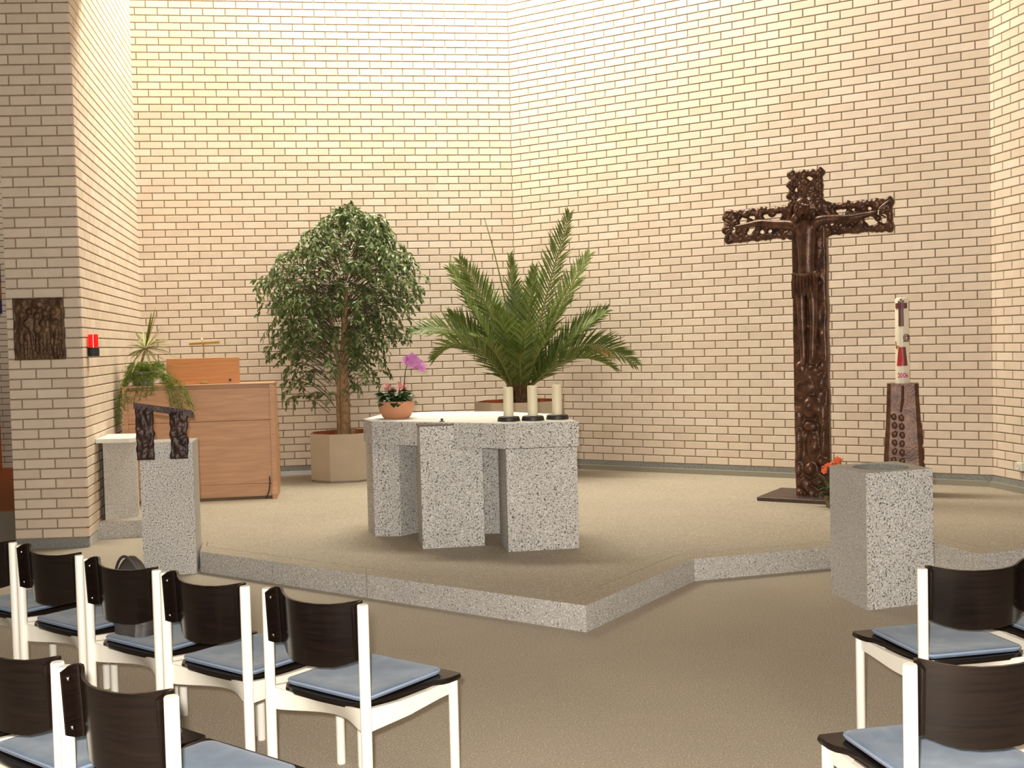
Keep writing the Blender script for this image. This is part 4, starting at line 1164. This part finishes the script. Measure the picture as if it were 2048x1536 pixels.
# ------------------------------------------------------------------ chairs
CW, CD, PH = 0.47, 0.44, 0.78
def make_chair():
    t = thing('stacking_chair', 'x', 'chair')
    hx = CW / 2
    for s in (-1, 1):
        b = MB().lathe([(.0175, 0), (.0185, .006), (.0185, PH - .003), (.0165, PH)], 18, (s * hx, 0, 0)); b.obj('leg', 'white_enamel', t, True)
        b = MB().lathe([(.0165, 0), (.0175, .006), (.0175, .425), (.016, .43)], 16, (s * hx, CD, 0)); b.obj('leg', 'white_enamel', t, True)
        # side rail, shallower toward the front
        xs = s * (hx - .004)
        pts = [(.012, .355), (.012, .432), (.05, .428), (.16, .418), (.30, .416), (.37, .420), (CD - .012, .426), (CD - .012, .375), (.36, .372), (.2, .358)]
        vs = [(xs - .009, y, z) for y, z in pts] + [(xs + .009, y, z) for y, z in pts]; n = len(pts)
        MB().add(vs, [tuple(range(n - 1, -1, -1)), tuple(range(n, 2 * n))] + [(i, (i + 1) % n, n + (i + 1) % n, n + i) for i in range(n)]).obj('side_rail', 'white_enamel', t)
    # rear rail: upright web at the posts that leans under the seat toward the middle
    vs = []; fs = []; K = 16
    for i in range(K + 1):
        u = i / K; x = -hx + .012 + (CW - .024) * u; q = sin(pi * u) ** 1.5
        zt, zb_, yt, yb_ = .428 - .012 * q, .352 - .004 * q, .004 + .014 * q, .004 + .085 * q
        vs += [(x, yt, zt), (x, yb_, zb_), (x, yb_ + .005, zb_ + .002), (x, yt + .006, zt)]
    for i in range(K):
        for k in range(4): a = i * 4; fs.append((a + k, a + 4 + k, a + 4 + (k + 1) % 4, a + (k + 1) % 4))
    fs += [(0, 1, 2, 3), tuple(K * 4 + k for k in range(3, -1, -1))]
    MB().add(vs, fs).obj('rear_rail', 'white_enamel', t, True)
    MB().box((-hx + .014, CD - .02, .37), (hx - .014, CD - .004, .425), ch=.003).obj('front_rail', 'white_enamel', t)
    MB().box((-hx + .01, .20, .350), (hx - .01, .24, .362), ch=.002).obj('cross_brace', 'white_enamel', t)
    # plywood seat with wings over the front legs
    half = [(0.0, .006), (.12, .009), (.175, .020), (.202, .045), (.212, .11), (.214, .22), (.216, .30), (.226, .345), (.250, .375), (.258, .40), (.258, .455), (.248, .468), (.0, .474)]
    out = half + [(-x, y) for x, y in half[-2:0:-1]]
    def sz(x, y): return .440 - .018 * max(0, 1 - abs(y - .22) / .26) * (1 - (x / .26) ** 2) - (.05 * max(0, y - .44))
    b = MB(); n = len(out); vs = []
    for sc, dz in ((1.0, 0.0), (.985, .007), (1.0, .014)): pass
    lay = [(.99, -.020), (1.006, -.011), (.996, .0)]
    for sc, dz in lay: vs += [(x * sc, .24 + (y - .24) * sc, sz(x, y) + dz) for x, y in out]
    fs = [(k * n + i, k * n + (i + 1) % n, (k + 1) * n + (i + 1) % n, (k + 1) * n + i) for k in range(2) for i in range(n)]
    rings = [.75, .5, .25]
    o_ = 2 * n
    for sc in rings:
        base_ = len(vs); vs += [(x * sc, .24 + (y - .24) * sc, sz(x * sc, .24 + (y - .24) * sc)) for x, y in out]
        fs += [(o_ + i, o_ + (i + 1) % n, base_ + (i + 1) % n, base_ + i) for i in range(n)]; o_ = base_
    vs.append((0, .24, sz(0, .24))); fs += [(o_ + i, o_ + (i + 1) % n, len(vs) - 1) for i in range(n)]
    fs.append(tuple(range(n - 1, -1, -1)))
    b.add(vs, fs).obj('seat', 'dark_plywood', t, True)
    # cushion
    def rrect(w, y0, y1, r, k=6):
        pts = []
        for cx2, cy2, a0 in ((w - r, y1 - r, 0), (-w + r, y1 - r, pi / 2), (-w + r, y0 + r, pi), (w - r, y0 + r, 1.5 * pi)):
            for i in range(k + 1): a = a0 + pi / 2 * i / k; pts.append((cx2 + r * cos(a), cy2 + r * sin(a)))
        return pts
    pts = rrect(.198, .035, .432, .035); n = len(pts); vs = []
    def cz(x, y): return sz(x, y) + .002
    for sc, dz in ((.985, 0), (1.0, .004), (1.0, .012), (.985, .016), (.93, .018)):
        vs += [(x * sc, .235 + (y - .235) * sc, cz(x, y) + dz) for x, y in pts]
    for sc in (.7, .45, .2):
        vs += [(x * sc, .235 + (y - .235) * sc, cz(x * sc, .235 + (y - .235) * sc) + .018) for x, y in pts]
    fs = [(k * n + i, k * n + (i + 1) % n, (k + 1) * n + (i + 1) % n, (k + 1) * n + i) for k in range(7) for i in range(n)]
    fs += [tuple(range(n - 1, -1, -1)), tuple(range(7 * n, 8 * n))]
    cu = MB().add(vs, fs).obj('cushion', 'blue_velvet', t, 'full')
    MB().tube([(x * 1.003, y, cz(x, y) + .012) for x, y in pts] + [(pts[0][0] * 1.003, pts[0][1], cz(*pts[0]) + .012)], .0045, 6, False).obj('piping', 'blue_piping', cu, True)
    # bent plywood back with flanges on the inner side of the posts
    hp_ = hx - .024
    halfp = [(-hp_, -.022), (-hp_, .004), (-hp_, .020), (-hp_ + .006, .030), (-hp_ + .018, .031), (-hp_ + .036, .022), (-.142, .0), (-.105, -.019), (-.055, -.034), (0, -.040)]
    prof = halfp + [(-x, y) for x, y in halfp[-2::-1]]
    ztop = [.772, .784, .786, .786, .784, .780, .774, .770, .768, .768]
    zbot = [.600, .588, .586, .586, .584, .578, .566, .556, .552, .551]
    ztop = ztop + ztop[-2::-1]; zbot = zbot + zbot[-2::-1]
    n = len(prof); nv = 9; th = .009; vs = []; fs = []
    nrm = []
    for i in range(n):
        a, b_ = Vector(prof[max(0, i - 1)]), Vector(prof[min(n - 1, i + 1)]); d = (b_ - a).normalized(); nrm.append(Vector((-d.y, d.x)))
    for s in (-.5, .5):
        for i in range(n):
            for k in range(nv):
                z = zbot[i] + (ztop[i] - zbot[i]) * k / (nv - 1)
                p = Vector(prof[i]) + nrm[i] * th * s
                vs.append((p.x, p.y + (z - .67) * -.05, z))
    Q = n * nv
    for i in range(n - 1):
        for k in range(nv - 1):
            a = i * nv + k; fs.append((a, a + nv, a + nv + 1, a + 1)); fs.append((Q + a + 1, Q + a + nv + 1, Q + a + nv, Q + a))
    for i in range(n - 1):
        a = i * nv; fs.append((a + nv, a, Q + a, Q + a + nv)); a = i * nv + nv - 1; fs.append((a, a + nv, Q + a + nv, Q + a))
    for k in range(nv - 1):
        a = k; fs.append((a, a + 1, Q + a + 1, Q + a)); a = (n - 1) * nv + k; fs.append((a + 1, a, Q + a, Q + a + 1))
    br = MB().add(vs, fs).obj('backrest', 'dark_plywood', t, True)
    for s in (-1, 1):
        for z in (.618, .752):
            MB().ball((s * (hp_ - .006), -.003 + (z - .67) * -.05, z), (.0035, .0065, .0065), None, 10, 6).obj('rivet', 'rivet_steel', br, True)
    return t
proto = make_chair()
first = True
RL, RR = math.radians(-37.2), math.radians(12.0)
def put(x, y, rz, label, group, side):
    """x, y: foot of the rear post on the given side (+1 right, -1 left)"""
    global first
    o = proto if first else copy_tree(proto); first = False
    ux, uy = cos(rz), sin(rz)
    o.location = (x - side * CW / 2 * ux, y - side * CW / 2 * uy, 0); o.rotation_euler = (0, 0, rz)
    o['label'] = label; o['group'] = group
    return o
GL, G2, GR = 'front row of chairs left of the aisle', 'second row of chairs left of the aisle', 'chairs right of the aisle'
chairs = []
for (x, y), lab in (((-.505, 3.573), 'front left-hand row: white-framed chair with blue cushion standing at the aisle end'),
                    ((-.968, 3.900), 'front left-hand row: blue-cushioned chair second from the aisle end'),
                    ((-1.388, 4.230), 'front left-hand row: blue-cushioned chair with a dark bag on its seat'),
                    ((-1.824, 4.585), 'front left-hand row: blue-cushioned chair just left of the bag chair'),
                    ((-2.262, 4.940), 'front left-hand row: chair cut by the left picture edge')):
    chairs.append(put(x, y, RL, lab, GL, 1))
put(-.850, 2.666, RL, 'second left-hand row: nearest chair at the aisle end, back seen large', G2, 1)
put(-1.262, 2.992, RL, 'second left-hand row: chair next to the nearest one, cut by the left edge', G2, 1)
put(-1.700, 3.330, RL, 'second left-hand row: chair mostly outside the left edge, only cushion showing', G2, 1)
put(1.445, 3.908, RR, 'right of the aisle: farther chair standing just in front of the font', GR, -1)
put(2.005, 4.030, RR, 'right of the aisle: chair at the right edge, only its front seat corner showing', GR, -1)
put(0.992, 2.776, RR, 'right of the aisle: nearest chair, seat cut by the bottom edge', GR, -1)
put(1.552, 2.890, RR, 'right of the aisle: chair at the lower right corner, only a rail showing', GR, -1)

# bag on the third chair
c3 = chairs[2]
Mb = Matrix.Translation(c3.location) @ rot(RL)
bp = Mb @ Vector((-0.125, .135, 0))
bg = thing('handbag', 'dark crumpled bag standing on a chair seat behind its backrest', 'bag', (bp.x, bp.y, .458), RL)
vs = []; fs = []; nu, nv = 28, 16
for j in range(nv + 1):
    t = j / nv; z = .318 * t; w = .105 * (1 - .35 * t ** 2.5) * (.25 + .75 * min(1, (1 - t) * 6) ** .5); d = .060 * (1 - .55 * t) * (.3 + .7 * min(1, (1 - t) * 5) ** .5)
    for i in range(nu):
        a = 2 * pi * i / nu; k = 1 + .10 * noise.noise((cos(a) * 2.2, sin(a) * 2.2, z * 12)); p = .75
        x = w * k * math.copysign(abs(cos(a)) ** p, cos(a)); y = d * k * math.copysign(abs(sin(a)) ** p, sin(a))
        vs.append((x, y, z))
for j in range(nv):
    for i in range(nu): fs.append((j * nu + i, j * nu + (i + 1) % nu, (j + 1) * nu + (i + 1) % nu, (j + 1) * nu + i))
fs += [tuple(range(nu - 1, -1, -1)), tuple(range(nv * nu, nv * nu + nu))]
MB().add(vs, fs).obj('body', 'bag_fabric', bg, True)
MB().tube(bez((-.092, -.02, .25), (0, -.04, .40), (.095, -.02, .23), 14), .006, 8).obj('strap', 'bag_fabric', bg, True)
